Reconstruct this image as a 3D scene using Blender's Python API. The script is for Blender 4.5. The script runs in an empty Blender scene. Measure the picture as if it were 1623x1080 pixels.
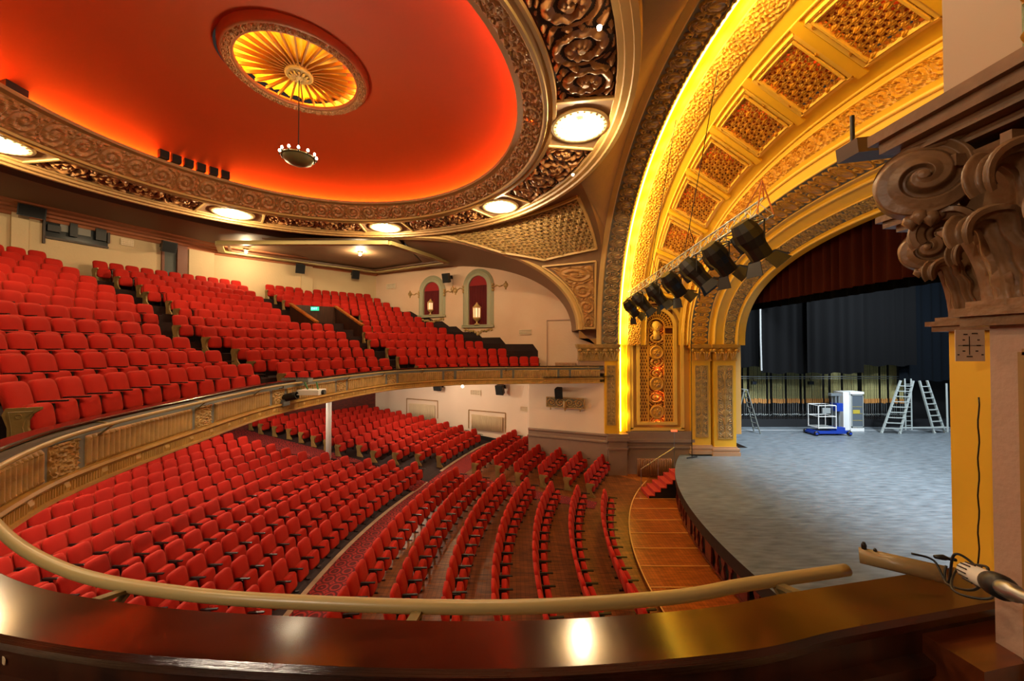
import bpy, math, random
import numpy as np
from mathutils import Vector, Matrix
random.seed(7)
rng = np.random.default_rng(7)
PI = math.pi
E = 6.7                      # eye height above the stalls floor; everything below is measured from the eye
scene = bpy.context.scene
C = scene.collection
# ------------------------------------------------------------------ camera
FPX, HY = 590.0, 549.0
TH = math.atan((HY - 540) / FPX)
cd = bpy.data.cameras.new('camera'); cam = bpy.data.objects.new('camera', cd); C.objects.link(cam)
cd.sensor_width = 36.0; cd.lens = FPX * 36.0 / 1623.0; cd.clip_start = .05; cd.clip_end = 300
cam.location = (0, 0, E); cam.rotation_euler = (PI / 2 + TH, 0, 0)
scene.camera = cam
# ------------------------------------------------------------------ world, exposure
w = bpy.data.worlds.new('world'); scene.world = w; w.use_nodes = True
w.node_tree.nodes['Background'].inputs[0].default_value = (.02, .015, .012, 1)
w.node_tree.nodes['Background'].inputs[1].default_value = 1.0
vs = scene.view_settings
scene.display_settings.display_device = 'sRGB'
vs.view_transform = 'Standard'; vs.look = 'None'; vs.gamma = 1; vs.use_curve_mapping = False
vs.exposure = 0.55
scene.cycles.max_bounces = 7; scene.cycles.diffuse_bounces = 4; scene.cycles.glossy_bounces = 3
scene.cycles.transmission_bounces = 3; scene.cycles.sample_clamp_indirect = 6
scene.cycles.caustics_reflective = False; scene.cycles.caustics_refractive = False

def lamp(kind, loc, power, col, size=.1, rot=None, name='lamp', parent=None, spot=None, sizey=None):
    d = bpy.data.lights.new(name, kind); d.energy = power; d.color = col
    if kind == 'AREA':
        d.size = size
        if sizey: d.shape = 'RECTANGLE'; d.size_y = sizey
    elif kind == 'SPOT':
        d.shadow_soft_size = size; d.spot_size = spot or 1.2; d.spot_blend = .6
    else: d.shadow_soft_size = size
    o = bpy.data.objects.new(name, d); C.objects.link(o)
    if parent: o.parent = parent; o.location = loc
    else: o.location = (loc[0], loc[1], loc[2] + E)
    if rot: o.rotation_euler = rot
    return o
def aim(o, tgt):
    d = Vector((tgt[0], tgt[1], tgt[2] + E)) - o.location
    o.rotation_euler = d.to_track_quat('-Z', 'Y').to_euler()
WARM = (1.0, .74, .42)
# the working lights over the stage
for x, y, p in ((15.5, 15, 760), (19, 9, 900), (24, 17, 700), (14, 8, 420)):
    o = lamp('AREA', (x, y, 6.5), p * 1.6, (.80, .90, 1.0), 1.6, name='stage_work_light')
    aim(o, (x + .6, y + 2.5, -5.6))
for x in (15, 20, 25):
    o = lamp('AREA', (x, 19.5, 4.4), 330, (.85, .93, 1.0), 1.0, name='stage_side_light'); aim(o, (x, 26.3, -3.4))
o = lamp('SPOT', (5.9, 14.0, 2.3), 1100, (1.0, .72, .32), .15, name='truss_spot', spot=1.0); aim(o, (8.6, 15.5, -5.6))

# ------------------------------------------------------------------ helpers
def lin(h):
    h = h.lstrip('#'); r = []
    for i in (0, 2, 4):
        c = int(h[i:i + 2], 16) / 255
        r.append(c / 12.92 if c <= .04045 else ((c + .055) / 1.055) ** 2.4)
    return (*r, 1)
def P(px, py, z=None, y=None, x=None):
    """the point of the place seen at pixel (px, py) at a known height, distance or offset"""
    u = px - 811.5; v = 540 - py; c, s = math.cos(TH), math.sin(TH)
    d = (u / FPX, c - s * v / FPX, s + c * v / FPX)
    k = z / d[2] if z is not None else (y / d[1] if y is not None else x / d[0])
    return (d[0] * k, d[1] * k, d[2] * k)
def proj(p):
    c, s = math.cos(TH), math.sin(TH)
    d = p[1] * c + p[2] * s; h = -p[1] * s + p[2] * c
    if d <= .05: return (-9999, -9999)
    return (811.5 + FPX * p[0] / d, 540 - FPX * h / d)
def tag(o, label=None, cat=None, group=None, kind=None):
    if label: o['label'] = label
    if cat: o['category'] = cat
    if group: o['group'] = group
    if kind: o['kind'] = kind
    return o
def thing(name, label=None, cat=None, loc=(0, 0, 0), rz=0, group=None, kind=None, rot=None):
    o = bpy.data.objects.new(name, None); C.objects.link(o); o.empty_display_size = .1
    o.location = (loc[0], loc[1], loc[2] + E); o.rotation_euler = rot or (0, 0, rz)
    return tag(o, label, cat, group, kind)
class MB:
    def __init__(s): s.v = []; s.n = 0; s.f = []; s.m = []
    def add(s, verts, faces, mi=0):
        verts = np.asarray(verts, float).reshape(-1, 3); s.v.append(verts)
        b = s.n; s.n += len(verts)
        if isinstance(faces, np.ndarray):
            s.f.extend((faces + b).tolist())
        else: s.f.extend([[i + b for i in f] for f in faces])
        if isinstance(mi, (list, np.ndarray)): s.m.extend(list(mi))
        else: s.m.extend([mi] * len(faces))
        return s
    def box(s, x0, x1, y0, y1, z0, z1, mi=0, M=None):
        v = np.array([(x, y, z) for z in (z0, z1) for y in (y0, y1) for x in (x0, x1)], float)
        if M is not None: v = np.array([(M @ Vector(q))[:] for q in v])
        return s.add(v, [(0, 2, 3, 1), (4, 5, 7, 6), (0, 1, 5, 4), (2, 6, 7, 3), (0, 4, 6, 2), (1, 3, 7, 5)], mi)
    def bar(s, a, b, wd, ht, mi=0, up=(0, 0, 1)):
        a = Vector(a); b = Vector(b); t = (b - a).normalized(); u = Vector(up)
        if abs(t.dot(u)) > .98: u = Vector((1, 0, 0))
        sd = t.cross(u).normalized() * wd / 2; uu = sd.cross(t).normalized() * ht / 2
        v = [(q + i * sd + j * uu)[:] for q in (a, b) for i, j in ((-1, -1), (1, -1), (1, 1), (-1, 1))]
        return s.add(v, [(0, 1, 2, 3), (7, 6, 5, 4), (0, 4, 5, 1), (1, 5, 6, 2), (2, 6, 7, 3), (3, 7, 4, 0)], mi)
    def tube(s, pts, r, n=8, mi=0, closed=False, cap=True):
        pts = [Vector(p) for p in pts]; k = len(pts); vs_ = []
        u = None
        for i, p in enumerate(pts):
            a = pts[(i - 1) % k] if (closed or i > 0) else p
            b = pts[(i + 1) % k] if (closed or i < k - 1) else p
            t = (b - a)
            t = t.normalized() if t.length > 1e-9 else Vector((0, 0, 1))
            if u is None:
                u = t.cross(Vector((0, 0, 1)))
                if u.length < .05: u = t.cross(Vector((1, 0, 0)))
            u = (u - t * u.dot(t)); u.normalize(); w_ = t.cross(u)
            rr = r[i] if isinstance(r, (list, tuple)) else r
            for j in range(n):
                a_ = 2 * PI * j / n
                vs_.append((p + u * math.cos(a_) * rr + w_ * math.sin(a_) * rr)[:])
        f = []
        for i in range(k if closed else k - 1):
            i2 = (i + 1) % k
            for j in range(n):
                j2 = (j + 1) % n; f.append((i * n + j, i * n + j2, i2 * n + j2, i2 * n + j))
        if cap and not closed:
            f.append(tuple(range(n - 1, -1, -1))); f.append(tuple((k - 1) * n + j for j in range(n)))
        return s.add(vs_, f, mi)
    def cyl(s, a, b, r, n=12, mi=0, r2=None): return s.tube([a, b], [r, r2 if r2 is not None else r], n, mi)
    def lathe(s, prof, n=24, o=(0, 0, 0), axis='z', mi=0, a0=0, a1=2 * PI, M=None):
        full = abs(a1 - a0 - 2 * PI) < 1e-6; k = n if full else n + 1
        ang = np.linspace(a0, a1, n + 1)[:k]; v = []
        for r, z in prof:
            for a in ang:
                q = (r * math.cos(a), r * math.sin(a), z)
                if axis == 'y': q = (q[0], q[2], q[1])
                if axis == 'x': q = (q[2], q[0], q[1])
                v.append((q[0] + o[0], q[1] + o[1], q[2] + o[2]))
        if M is not None: v = [(M @ Vector(q))[:] for q in v]
        f = []
        for i in range(len(prof) - 1):
            for j in range(n):
                j2 = (j + 1) % k; f.append((i * k + j, i * k + j2, (i + 1) * k + j2, (i + 1) * k + j))
        return s.add(v, f, mi)
    def grid(s, pts, mi=0, hole=None, closed=False):
        """pts: array (nu, nv, 3)"""
        nu, nv = pts.shape[:2]
        idx = np.arange(nu * nv).reshape(nu, nv)
        if closed: idx = np.vstack([idx, idx[:1]])
        f = np.stack([idx[:-1, :-1], idx[1:, :-1], idx[1:, 1:], idx[:-1, 1:]], -1).reshape(-1, 4)
        m = np.full(len(f), mi) if np.isscalar(mi) else np.asarray(mi).reshape(-1)
        if hole is not None:
            keep = ~hole.reshape(-1); f = f[keep]; m = m[keep]
        return s.add(pts.reshape(-1, 3), f, m.astype(int))
    def relief(s, surf, us, vs_, h, depth, ground=None, hole=None, flip=1, mi=0, gi=1, back=0):
        """a carved panel: surf(U, V) -> points, h(U, V) 0..1 raised by depth along the normal"""
        U, V = np.meshgrid(us, vs_, indexing='ij')
        p = surf(U, V); du = np.gradient(p, axis=0); dv = np.gradient(p, axis=1)
        nrm = np.cross(du, dv); L = np.linalg.norm(nrm, axis=2, keepdims=True); L[L < 1e-12] = 1
        nrm = nrm / L * flip; H = h(U, V)
        q = p + nrm * (H * depth)[..., None]
        Hc = (H[:-1, :-1] + H[1:, 1:] + H[1:, :-1] + H[:-1, 1:]) / 4
        m = np.full(Hc.shape, mi)
        if ground is not None: m[Hc < ground] = gi
        ho = None
        if hole is not None:
            Uc = (U[:-1, :-1] + U[1:, 1:]) / 2; Vc = (V[:-1, :-1] + V[1:, 1:]) / 2; ho = hole(Uc, Vc)
        s.grid(q, m, ho)
        return s
    def build(s, name, mats, parent=None, loc=None, smooth=False, world=False, auto=None):
        v = np.concatenate(s.v) if s.v else np.zeros((0, 3))
        me = bpy.data.meshes.new(name)
        if parent is None or world:
            if parent is not None:
                org = np.array(parent.location) - np.array((0, 0, E))
            else:
                if loc is None:
                    lo, hi = v.min(0), v.max(0); loc = ((lo[0] + hi[0]) / 2, (lo[1] + hi[1]) / 2, lo[2])
                org = np.array(loc)
            v = v - org
        me.from_pydata(v.tolist(), [], s.f)
        if not isinstance(mats, (list, tuple)): mats = [mats]
        for m in mats: me.materials.append(m)
        if len(mats) > 1: me.polygons.foreach_set('material_index', np.array(s.m, dtype=np.int32))
        if smooth: me.polygons.foreach_set('use_smooth', np.ones(len(me.polygons), dtype=bool))
        me.update()
        if auto:
            try: me.set_sharp_from_angle(angle=math.radians(auto))
            except Exception: pass
        o = bpy.data.objects.new(name, me); C.objects.link(o)
        if parent is not None: o.parent = parent
        else: o.location = (loc[0], loc[1], loc[2] + E)
        return o
# ------------------------------------------------------------------ materials
MATS = {}
def mat(name, col, rough=.6, bump=0, bscale=20, metal=0, var=0, vscale=3, col2=None, emit=None, es=0, spec=None, coat=0):
    m = bpy.data.materials.new(name); m.use_nodes = True; nt = m.node_tree; b = nt.nodes['Principled BSDF']
    c = lin(col) if isinstance(col, str) else col
    b.inputs['Base Color'].default_value = c; b.inputs['Roughness'].default_value = rough; b.inputs['Metallic'].default_value = metal
    if spec is not None: b.inputs['Specular IOR Level'].default_value = spec
    if coat: b.inputs['Coat Weight'].default_value = coat; b.inputs['Coat Roughness'].default_value = .12
    tc = nt.nodes.new('ShaderNodeTexCoord')
    if var or col2:
        n = nt.nodes.new('ShaderNodeTexNoise'); n.inputs['Scale'].default_value = vscale; n.inputs['Detail'].default_value = 5
        nt.links.new(tc.outputs['Object'], n.inputs['Vector'])
        r = nt.nodes.new('ShaderNodeValToRGB'); r.color_ramp.elements[0].position = .3; r.color_ramp.elements[1].position = .72
        c2 = lin(col2) if col2 else tuple(min(1, x * (1 - var)) for x in c[:3]) + (1,)
        r.color_ramp.elements[0].color = c2; r.color_ramp.elements[1].color = c
        nt.links.new(n.outputs['Fac'], r.inputs['Fac']); nt.links.new(r.outputs['Color'], b.inputs['Base Color'])
    if bump:
        n = nt.nodes.new('ShaderNodeTexNoise'); n.inputs['Scale'].default_value = bscale; n.inputs['Detail'].default_value = 3
        nt.links.new(tc.outputs['Object'], n.inputs['Vector'])
        bp = nt.nodes.new('ShaderNodeBump'); bp.inputs['Strength'].default_value = bump; bp.inputs['Distance'].default_value = .03
        nt.links.new(n.outputs['Fac'], bp.inputs['Height']); nt.links.new(bp.outputs['Normal'], b.inputs['Normal'])
    if emit:
        b.inputs['Emission Color'].default_value = lin(emit) if isinstance(emit, str) else emit
        b.inputs['Emission Strength'].default_value = es
    MATS[name] = m; return m
def wood(name, c1, c2, sc=(1, 12, 12), rough=.35, coat=0, plank=None, rot=0, gap='#140a05'):
    m = mat(name, c1, rough, coat=coat); nt = m.node_tree; b = nt.nodes['Principled BSDF']; L = nt.links
    tc = nt.nodes.new('ShaderNodeTexCoord'); mp = nt.nodes.new('ShaderNodeMapping'); mp.inputs['Scale'].default_value = sc
    mp.inputs['Rotation'].default_value = (0, 0, rot)
    L.new(tc.outputs['Object'], mp.inputs['Vector'])
    n = nt.nodes.new('ShaderNodeTexNoise'); n.inputs['Scale'].default_value = 1.6; n.inputs['Detail'].default_value = 8; n.inputs['Distortion'].default_value = .6
    L.new(mp.outputs['Vector'], n.inputs['Vector'])
    r = nt.nodes.new('ShaderNodeValToRGB'); r.color_ramp.elements[0].position = .32; r.color_ramp.elements[1].position = .7
    r.color_ramp.elements[0].color = lin(c2); r.color_ramp.elements[1].color = lin(c1)
    L.new(n.outputs['Fac'], r.inputs['Fac']); out = r.outputs['Color']
    if plank:
        bt = nt.nodes.new('ShaderNodeTexBrick'); bt.inputs['Scale'].default_value = 1
        bt.inputs['Brick Width'].default_value = 1.8; bt.inputs['Row Height'].default_value = plank
        bt.inputs['Mortar Size'].default_value = .004; bt.inputs['Color1'].default_value = (1, 1, 1, 1)
        bt.inputs['Color2'].default_value = (.72, .68, .62, 1); bt.inputs['Mortar'].default_value = (.25, .2, .16, 1)
        m2 = nt.nodes.new('ShaderNodeMapping'); m2.inputs['Rotation'].default_value = (0, 0, rot)
        L.new(tc.outputs['Object'], m2.inputs['Vector']); L.new(m2.outputs['Vector'], bt.inputs['Vector'])
        mx = nt.nodes.new('ShaderNodeMixRGB'); mx.blend_type = 'MULTIPLY'; mx.inputs[0].default_value = 1
        L.new(out, mx.inputs[1]); L.new(bt.outputs['Color'], mx.inputs[2]); out = mx.outputs[0]
    L.new(out, b.inputs['Base Color'])
    return m
plaster = mat('cream_plaster', '#cbb48c', .75, .15, 12, var=.12, vscale=.6)
pinkwall = mat('pink_wall', '#d9bda0', .7, .3, 9, col2='#cfae90', vscale=.5)
lowwall = mat('pale_wall', '#e6d2bd', .7, .15, 14, var=.08, vscale=.5)
mauve = mat('mauve_paint', '#b1917e', .45, .12, 40, var=.1)
dado = mat('dado_paint', '#8d7566', .45, .05, 10, var=.12)
gold = mat('gold_plaster', '#c29a52', .42, .1, 30, var=.3, vscale=4)
oldgold = mat('old_gold', '#b9965a', .38, .15, 25, var=.35, vscale=5)
bronze = mat('bronze_relief', '#b39c78', .26, .2, 30, metal=.25, var=.35, vscale=6)
cream = mat('cream_moulding', '#c9a868', .5, .05, 20, var=.1)
tan = mat('tan_moulding', '#9a7442', .5, .05, 20, var=.15)
brownmould = mat('brown_moulding', '#6b4a30', .5, .05, 20, var=.2)
carvebrown = mat('carved_brown', '#b07d4a', .4, .2, 20, var=.4, vscale=5)
darkground = mat('dark_ground', '#2b1b10', .8)
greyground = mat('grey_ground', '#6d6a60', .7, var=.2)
yellow = mat('yellow_paint', '#e6b22c', .5, .05, 10, var=.08)
yellowgold = mat('yellow_gold', '#d59a35', .42, .15, 25, var=.25, vscale=5)
ceilbrown = mat('ceiling_paint', '#8a6c4e', .6, .05, 6, var=.15)
domered = mat('dome_paint', '#b24a1c', .7, .05, 4, var=.06, vscale=.4)
black = mat('black_paint', (.0035, .0034, .0036, 1), .5)
blackfab = mat('black_curtain', (.0026, .0027, .003, 1), .95, .3, 60, spec=.1)
redfab = mat('red_velvet', '#aa1507', .78, .35, 120, var=.12, vscale=2, spec=.25)
redfab.node_tree.nodes['Principled BSDF'].inputs['Sheen Weight'].default_value = .25
redfab.node_tree.nodes['Principled BSDF'].inputs['Sheen Tint'].default_value = (1, .22, .1, 1)
redcurt = mat('red_curtain', '#2c0803', .9, .2, 40, spec=.1)
endgold = mat('seat_end_gold', '#8f7440', .45, .1, 20, metal=.1, var=.3)
darkmet = mat('dark_metal', '#1b1614', .4, metal=.3)
steel = mat('steel', '#9fa3a3', .3, metal=.9)
alu = mat('aluminium', '#c3c9c6', .35, metal=.6)
white = mat('white_paint', '#e5e7e4', .4)
beige = mat('beige_rail_paint', '#a08c5c', .35, .03, 30)
greyblue = mat('grey_blue_paint', '#6f7473', .4, var=.15)
emwarm = mat('bulb_glow', '#fff0d0', .5, emit=(1, .85, .6, 1), es=22)
emcove = mat('red_neon', '#ff3a10', .5, emit=(1, .15, .012, 1), es=84)
emyel = mat('yellow_neon', '#ffd040', .5, emit=(1, .66, .05, 1), es=17)
emgreen = mat('exit_glow', '#60ffb0', .5, emit=(.25, 1, .6, 1), es=3)
varnish = wood('varnished_wood', '#43170a', '#1b0703', (1.5, 6, 6), .13, coat=.15)
_nt = varnish.node_tree; _n = _nt.nodes.new('ShaderNodeTexNoise'); _n.inputs['Scale'].default_value = 38; _n.inputs['Detail'].default_value = 6   # fine scratches
_bp = _nt.nodes.new('ShaderNodeBump'); _bp.inputs['Strength'].default_value = .16; _bp.inputs['Distance'].default_value = .004
_nt.links.new(_n.outputs['Fac'], _bp.inputs['Height']); _nt.links.new(_bp.outputs['Normal'], _nt.nodes['Principled BSDF'].inputs['Normal']); _nt.links.new(_bp.outputs['Normal'], _nt.nodes['Principled BSDF'].inputs['Coat Normal'])
panelwood = wood('panel_wood', '#42200f', '#1f0d07', (6, 6, .8), .35)
redwood = wood('red_wood', '#6a1d10', '#3c0d08', (3, 3, 10), .4)
floorwood = wood('floor_wood', '#965625', '#542c12', (1.2, 9, 4), .42, plank=.12, rot=PI / 2)
pitwood = wood('pit_wood', '#b05f22', '#7d3a12', (1.2, 8, 4), .3, plank=.1, rot=PI / 2)
orangewood = wood('orange_wood', '#c47026', '#8f4915', (8, 1.2, 4), .3, plank=.1, rot=.35)
aislestep = mat('aisle_dark', '#1a0e0b', .8, var=.3)
stepred = mat('step_carpet', '#240b0a', .9, .3, 60, var=.3)
def carpet():
    m = mat('patterned_carpet', '#6d0d12', .95); nt = m.node_tree; b = nt.nodes['Principled BSDF']; L = nt.links
    tc = nt.nodes.new('ShaderNodeTexCoord'); v = nt.nodes.new('ShaderNodeTexVoronoi'); v.inputs['Scale'].default_value = 2.7; v.inputs['Randomness'].default_value = 0
    L.new(tc.outputs['Object'], v.inputs['Vector'])
    mt = nt.nodes.new('ShaderNodeMath'); mt.operation = 'MULTIPLY'; mt.inputs[1].default_value = 30
    L.new(v.outputs['Distance'], mt.inputs[0]); sn = nt.nodes.new('ShaderNodeMath'); sn.operation = 'SINE'; L.new(mt.outputs[0], sn.inputs[0])
    v2 = nt.nodes.new('ShaderNodeTexVoronoi'); v2.inputs['Scale'].default_value = 13; L.new(tc.outputs['Object'], v2.inputs['Vector'])
    ad = nt.nodes.new('ShaderNodeMath'); ad.operation = 'ADD'; L.new(sn.outputs[0], ad.inputs[0]); L.new(v2.outputs['Distance'], ad.inputs[1])
    r = nt.nodes.new('ShaderNodeValToRGB'); r.color_ramp.elements[0].color = lin('#4d070c'); r.color_ramp.elements[1].color = lin('#8e1d1a')
    r.color_ramp.elements[0].position = .25; r.color_ramp.elements[1].position = .85
    L.new(ad.outputs[0], r.inputs['Fac']); L.new(r.outputs['Color'], b.inputs['Base Color']); return m
carpetm = carpet()
def stagemat():
    m = mat('stage_vinyl', '#6f7880', .3, coat=0); nt = m.node_tree; b = nt.nodes['Principled BSDF']; L = nt.links
    tc = nt.nodes.new('ShaderNodeTexCoord'); mp = nt.nodes.new('ShaderNodeMapping'); mp.inputs['Scale'].default_value = (.8, 4, 1); mp.inputs['Rotation'].default_value = (0, 0, .35)
    L.new(tc.outputs['Object'], mp.inputs['Vector'])
    n = nt.nodes.new('ShaderNodeTexNoise'); n.inputs['Scale'].default_value = 2.2; n.inputs['Detail'].default_value = 9; L.new(mp.outputs['Vector'], n.inputs['Vector'])
    r = nt.nodes.new('ShaderNodeValToRGB'); r.color_ramp.elements[0].position = .3; r.color_ramp.elements[1].position = .75
    r.color_ramp.elements[0].color = lin('#50575c'); r.color_ramp.elements[1].color = lin('#788288')
    L.new(n.outputs['Fac'], r.inputs['Fac']); L.new(r.outputs['Color'], b.inputs['Base Color'])
    r2 = nt.nodes.new('ShaderNodeMapRange'); r2.inputs[3].default_value = .3; r2.inputs[4].default_value = .5
    L.new(n.outputs['Fac'], r2.inputs[0]); L.new(r2.outputs[0], b.inputs['Roughness']); return m
stagem = stagemat()
# ------------------------------------------------------------------ carving patterns (all 0..1)
def sm(x, a, b): t = np.clip((x - a) / (b - a), 0, 1); return t * t * (3 - 2 * t)
def edge(v, e=.08): return sm(v, 0, e) * sm(1 - v, 0, e)
def h_scroll(u, v):
    """running scrolls, one to each unit of u"""
    i = np.floor(u); x = u - i - .5; y = (v - .5)
    sg = np.where(i % 2 == 0, 1, -1); r = np.hypot(x, y); ph = np.arctan2(y * sg, x)
    rid = .5 + .5 * np.cos(ph - r * 26)
    leaf = .5 + .5 * np.cos(9 * ph + 14 * r)
    a = rid * (.65 + .35 * leaf) * sm(.47 - r, 0, .06)
    ro = sm(.1 - r, 0, .05)
    out = (.5 + .5 * np.sin(17 * u + 8 * np.sin(6 * v))) * (.5 + .5 * np.cos(23 * v + 5 * np.sin(7 * u))) * sm(r - .44, 0, .05)
    return np.clip(np.maximum(a, np.maximum(ro, out)), 0, 1) * edge(v, .05)
def h_medal(u, v):
    i = np.floor(u); x = (u - i - .5); y = (v - .5)
    r = np.hypot(x / .30, y / .36); ph = np.arctan2(y + .25, x)
    m = np.sqrt(np.clip(1 - r * r, 0, 1)) * (.75 + .25 * np.cos(13 * ph)) * 1.0
    rim = np.exp(-((r - 1.08) / .09) ** 2) * .8
    x2 = np.abs(x) - .5; r2 = np.hypot(x2, (np.abs(y) - .2)); ph2 = np.arctan2(np.abs(y) - .2, x2)
    sc = (.5 + .5 * np.cos(ph2 + r2 * 34)) * sm(.22 - r2, 0, .05) * .8 * (r > 1.1)
    return np.clip(np.maximum(np.maximum(m, rim), sc), 0, 1) * edge(v, .05)
def h_floral(u, v):
    """all-over small curls"""
    a = np.sin(9 * u + 3 * np.sin(5 * v + 1.3 * u)); b = np.sin(8 * v + 3 * np.sin(6 * u - 1.1 * v))
    c = np.sin(15 * u - 9 * v) * np.sin(13 * v + 7 * u)
    return np.clip(.5 + .3 * a * b + .3 * c, 0, 1)
def h_lat(u, v):
    """rosettes on a triangular net, u and v in net units"""
    row = np.round(v / .866); uu = u - .5 * (row % 2); x = uu - np.round(uu); y = v - row * .866
    r = np.hypot(x, y); ph = np.arctan2(y, x)
    big = (np.round(uu) + row) % 3 == 0
    return np.clip(np.where(big, 1, .5) * sm(.40 - r, 0, .22) * (.6 + .4 * np.cos(5 * ph + 9 * r)) + .25 * np.exp(-((r - .45) / .08) ** 2), 0, 1)
def hole_lat(u, v):
    row = np.round(v / .866); uu = u - .5 * (row % 2); x = uu - np.round(uu); y = v - row * .866
    r = np.hypot(x, y); ph = np.arctan2(y, x)
    return (r > .41) & (np.cos(6 * ph) < -.25)
def h_cand(u, v):
    """candelabrum ornament: u across 0..1, v upward in panel widths"""
    x = np.abs(u - .5) * 2; k = np.floor(v / 1.5); t = v / 1.5 - k
    prof = np.where(t < .34, .16 + 1.5 * np.abs(t - .0) * .6, np.where(t < .42, .12, np.where(t < .7, .12 + .45 * np.sin((t - .42) / .28 * PI), .1)))
    vase = sm(prof - x, 0, .09) * (.8 + .2 * np.cos(x * 30))
    h = vase
    for cy, cx, rr in ((.22, .62, .3), (.56, .66, .3), (.85, .5, .34)):
        yy = (t - cy) * 1.5 * 2; xx = x - cx; r = np.hypot(xx, yy); ph = np.arctan2(yy, xx)
        h = np.maximum(h, (.5 + .5 * np.cos(ph - r * 24)) * sm(rr - r, 0, .06) * .85)
    return np.clip(np.maximum(h, .42 * h_floral(np.abs(u - .5) * 3.2, v * 1.7) * (x < .9)), 0, 1)
# ------------------------------------------------------------------ main curves
YC = 10.0; DX = -6.15
def rp(r, th, z):
    """point over the ring round the dome; th = 0 looks to the stage"""
    return np.stack([DX + r * np.cos(th), YC + r * np.sin(th), z + .2 * (np.cos(th) - 1) + 0 * r], -1)
def arch(X, W, H, zs=.05, p=2.15):
    def f(ph):
        c, s = np.cos(ph), np.clip(np.sin(ph), 0, 1)
        return np.stack([X + 0 * ph, YC + W * np.sign(c) * np.abs(c) ** (2 / p), zs + (H - zs) * s ** (2 / p)], -1)
    return f
def lerp_surf(f0, f1):
    return lambda U, V: f0(U) * (1 - V[..., None]) + f1(U) * V[..., None]
def arclen(pts): return np.concatenate([[0], np.cumsum(np.linalg.norm(np.diff(pts, axis=0), axis=1))])
# balcony rail curve, near end to far end
RAILH = [(2.0, -8.30), (1.8, -8.34), (1.55, -8.39), (1.1, -8.48), (.7, -8.57), (0, -8.63), (-.76, -8.61), (-1.48, -8.54), (-2.19, -8.37), (-3.1, -7.95), (-4.3, -7.2), (-5.2, -6.08), (-5.72, -4.9), (-6.15, -2.7), (-6.5, 0),
         (-6.15, 2.7), (-5.72, 4.5), (-5.2, 5.9), (-4.3, 7.0), (-3.1, 7.85), (-2.1, 8.3), (-1.0, 8.55), (0, 8.65), (1.5, 8.8), (3.0, 8.95), (4.7, 9.1)]
def spline(P_, n):
    P_ = np.array(P_, float); k = len(P_); out = []
    for i in range(k - 1):
        p0, p1, p2, p3 = P_[max(i - 1, 0)], P_[i], P_[i + 1], P_[min(i + 2, k - 1)]
        for t in np.linspace(0, 1, n, endpoint=False):
            out.append(.5 * ((2 * p1) + (-p0 + p2) * t + (2 * p0 - 5 * p1 + 4 * p2 - p3) * t * t + (-p0 + 3 * p1 - 3 * p2 + p3) * t ** 3))
    out.append(P_[-1]); return np.array(out)
rail = spline(RAILH, 12); rail[:, 1] += YC
rs = arclen(rail); RL = rs[-1]
rail_s = np.linspace(0, RL, 900); rail = np.stack([np.interp(rail_s, rs, rail[:, 0]), np.interp(rail_s, rs, rail[:, 1])], -1)
_t = np.gradient(rail, axis=0); _t /= np.linalg.norm(_t, axis=1, keepdims=True)
rail_n = np.stack([-_t[:, 1], _t[:, 0]], -1)          # sideways
# the outward side (away from the void, towards the seats)
if np.dot(rail_n[450], rail[450] - np.array([2.6, 10])) < 0: rail_n = -rail_n
def railpt(s, off, z):
    """s in metres along the rail, off > 0 towards the seats"""
    x = np.interp(s, rail_s, rail[:, 0]); y = np.interp(s, rail_s, rail[:, 1])
    nx = np.interp(s, rail_s, rail_n[:, 0]); ny = np.interp(s, rail_s, rail_n[:, 1])
    return np.stack([x + nx * off, y + ny * off, z + 0 * x], -1)
# walls, plan
def wallC_y(x): return 23.2 - .48 * x
BC = (1.57, 10.0)             # centre of the balcony rows
SC = (18.0, 10.0)             # centre of the stalls rows
rearpts = [(5.2, 20.7), (-10.3, 28.14), (-17.3, 21.5), (-20.4, 14.5), (-20.9, 10.0), (-20.4, 5.5), (-17.3, -1.5), (-10.3, -8.14), (5.2, -.7)]
def inside_r(c, th, r):
    """clip a radius from centre c at angle th to the walls"""
    d = (-math.cos(th), math.sin(th)); best = r
    for a, b in zip(rearpts[:-1], rearpts[1:]):
        ex, ey = b[0] - a[0], b[1] - a[1]; den = d[0] * ey - d[1] * ex
        if abs(den) < 1e-9: continue
        t = ((a[0] - c[0]) * ey - (a[1] - c[1]) * ex) / den; s = ((a[0] - c[0]) * d[1] - (a[1] - c[1]) * d[0]) / den
        if t > 0 and -.02 <= s <= 1.02: best = min(best, t)
    return best
# ================================================================== THE SHELL
def st(o, kind='structure'): o['kind'] = kind; return o
# ---- stalls floor
def dish(y): return .11 * np.clip(np.abs(np.asarray(y, float) - YC) - 7.5, 0, 5.5)
def zfl(R, y):
    R = np.asarray(R, float)
    base = np.interp(R, [14.5, 22.4, 24, 28, 37, 42], [-6.80, -6.65, -6.68, -6.16, -5.56, -5.3])
    return base + dish(y)
def polar(c, R, th): return c[0] - R * np.cos(th), c[1] + R * np.sin(th)
def sector(mb, c, R0, R1, a0, a1, zf, nr, na, mi=0, clip=True, lift=0):
    """a piece of floor between two radii and two bearings"""
    th = np.radians(np.linspace(a0, a1, na)); RR = np.linspace(0, 1, nr)
    pts = np.zeros((nr, na, 3))
    for j, t in enumerate(th):
        rm = inside_r(c, t, 99) if clip else 99
        for i, q in enumerate(RR):
            r = min(R0 + (R1 - R0) * q, rm); x, y = polar(c, r, t); pts[i, j] = (x, y, zf(r, y) + lift)
    return mb.grid(pts[:, ::-1], mi)
mb = MB()
sector(mb, SC, 14.2, 22.35, -36, 36, zfl, 12, 60)
st(mb.build('floor', [floorwood]))
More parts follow.
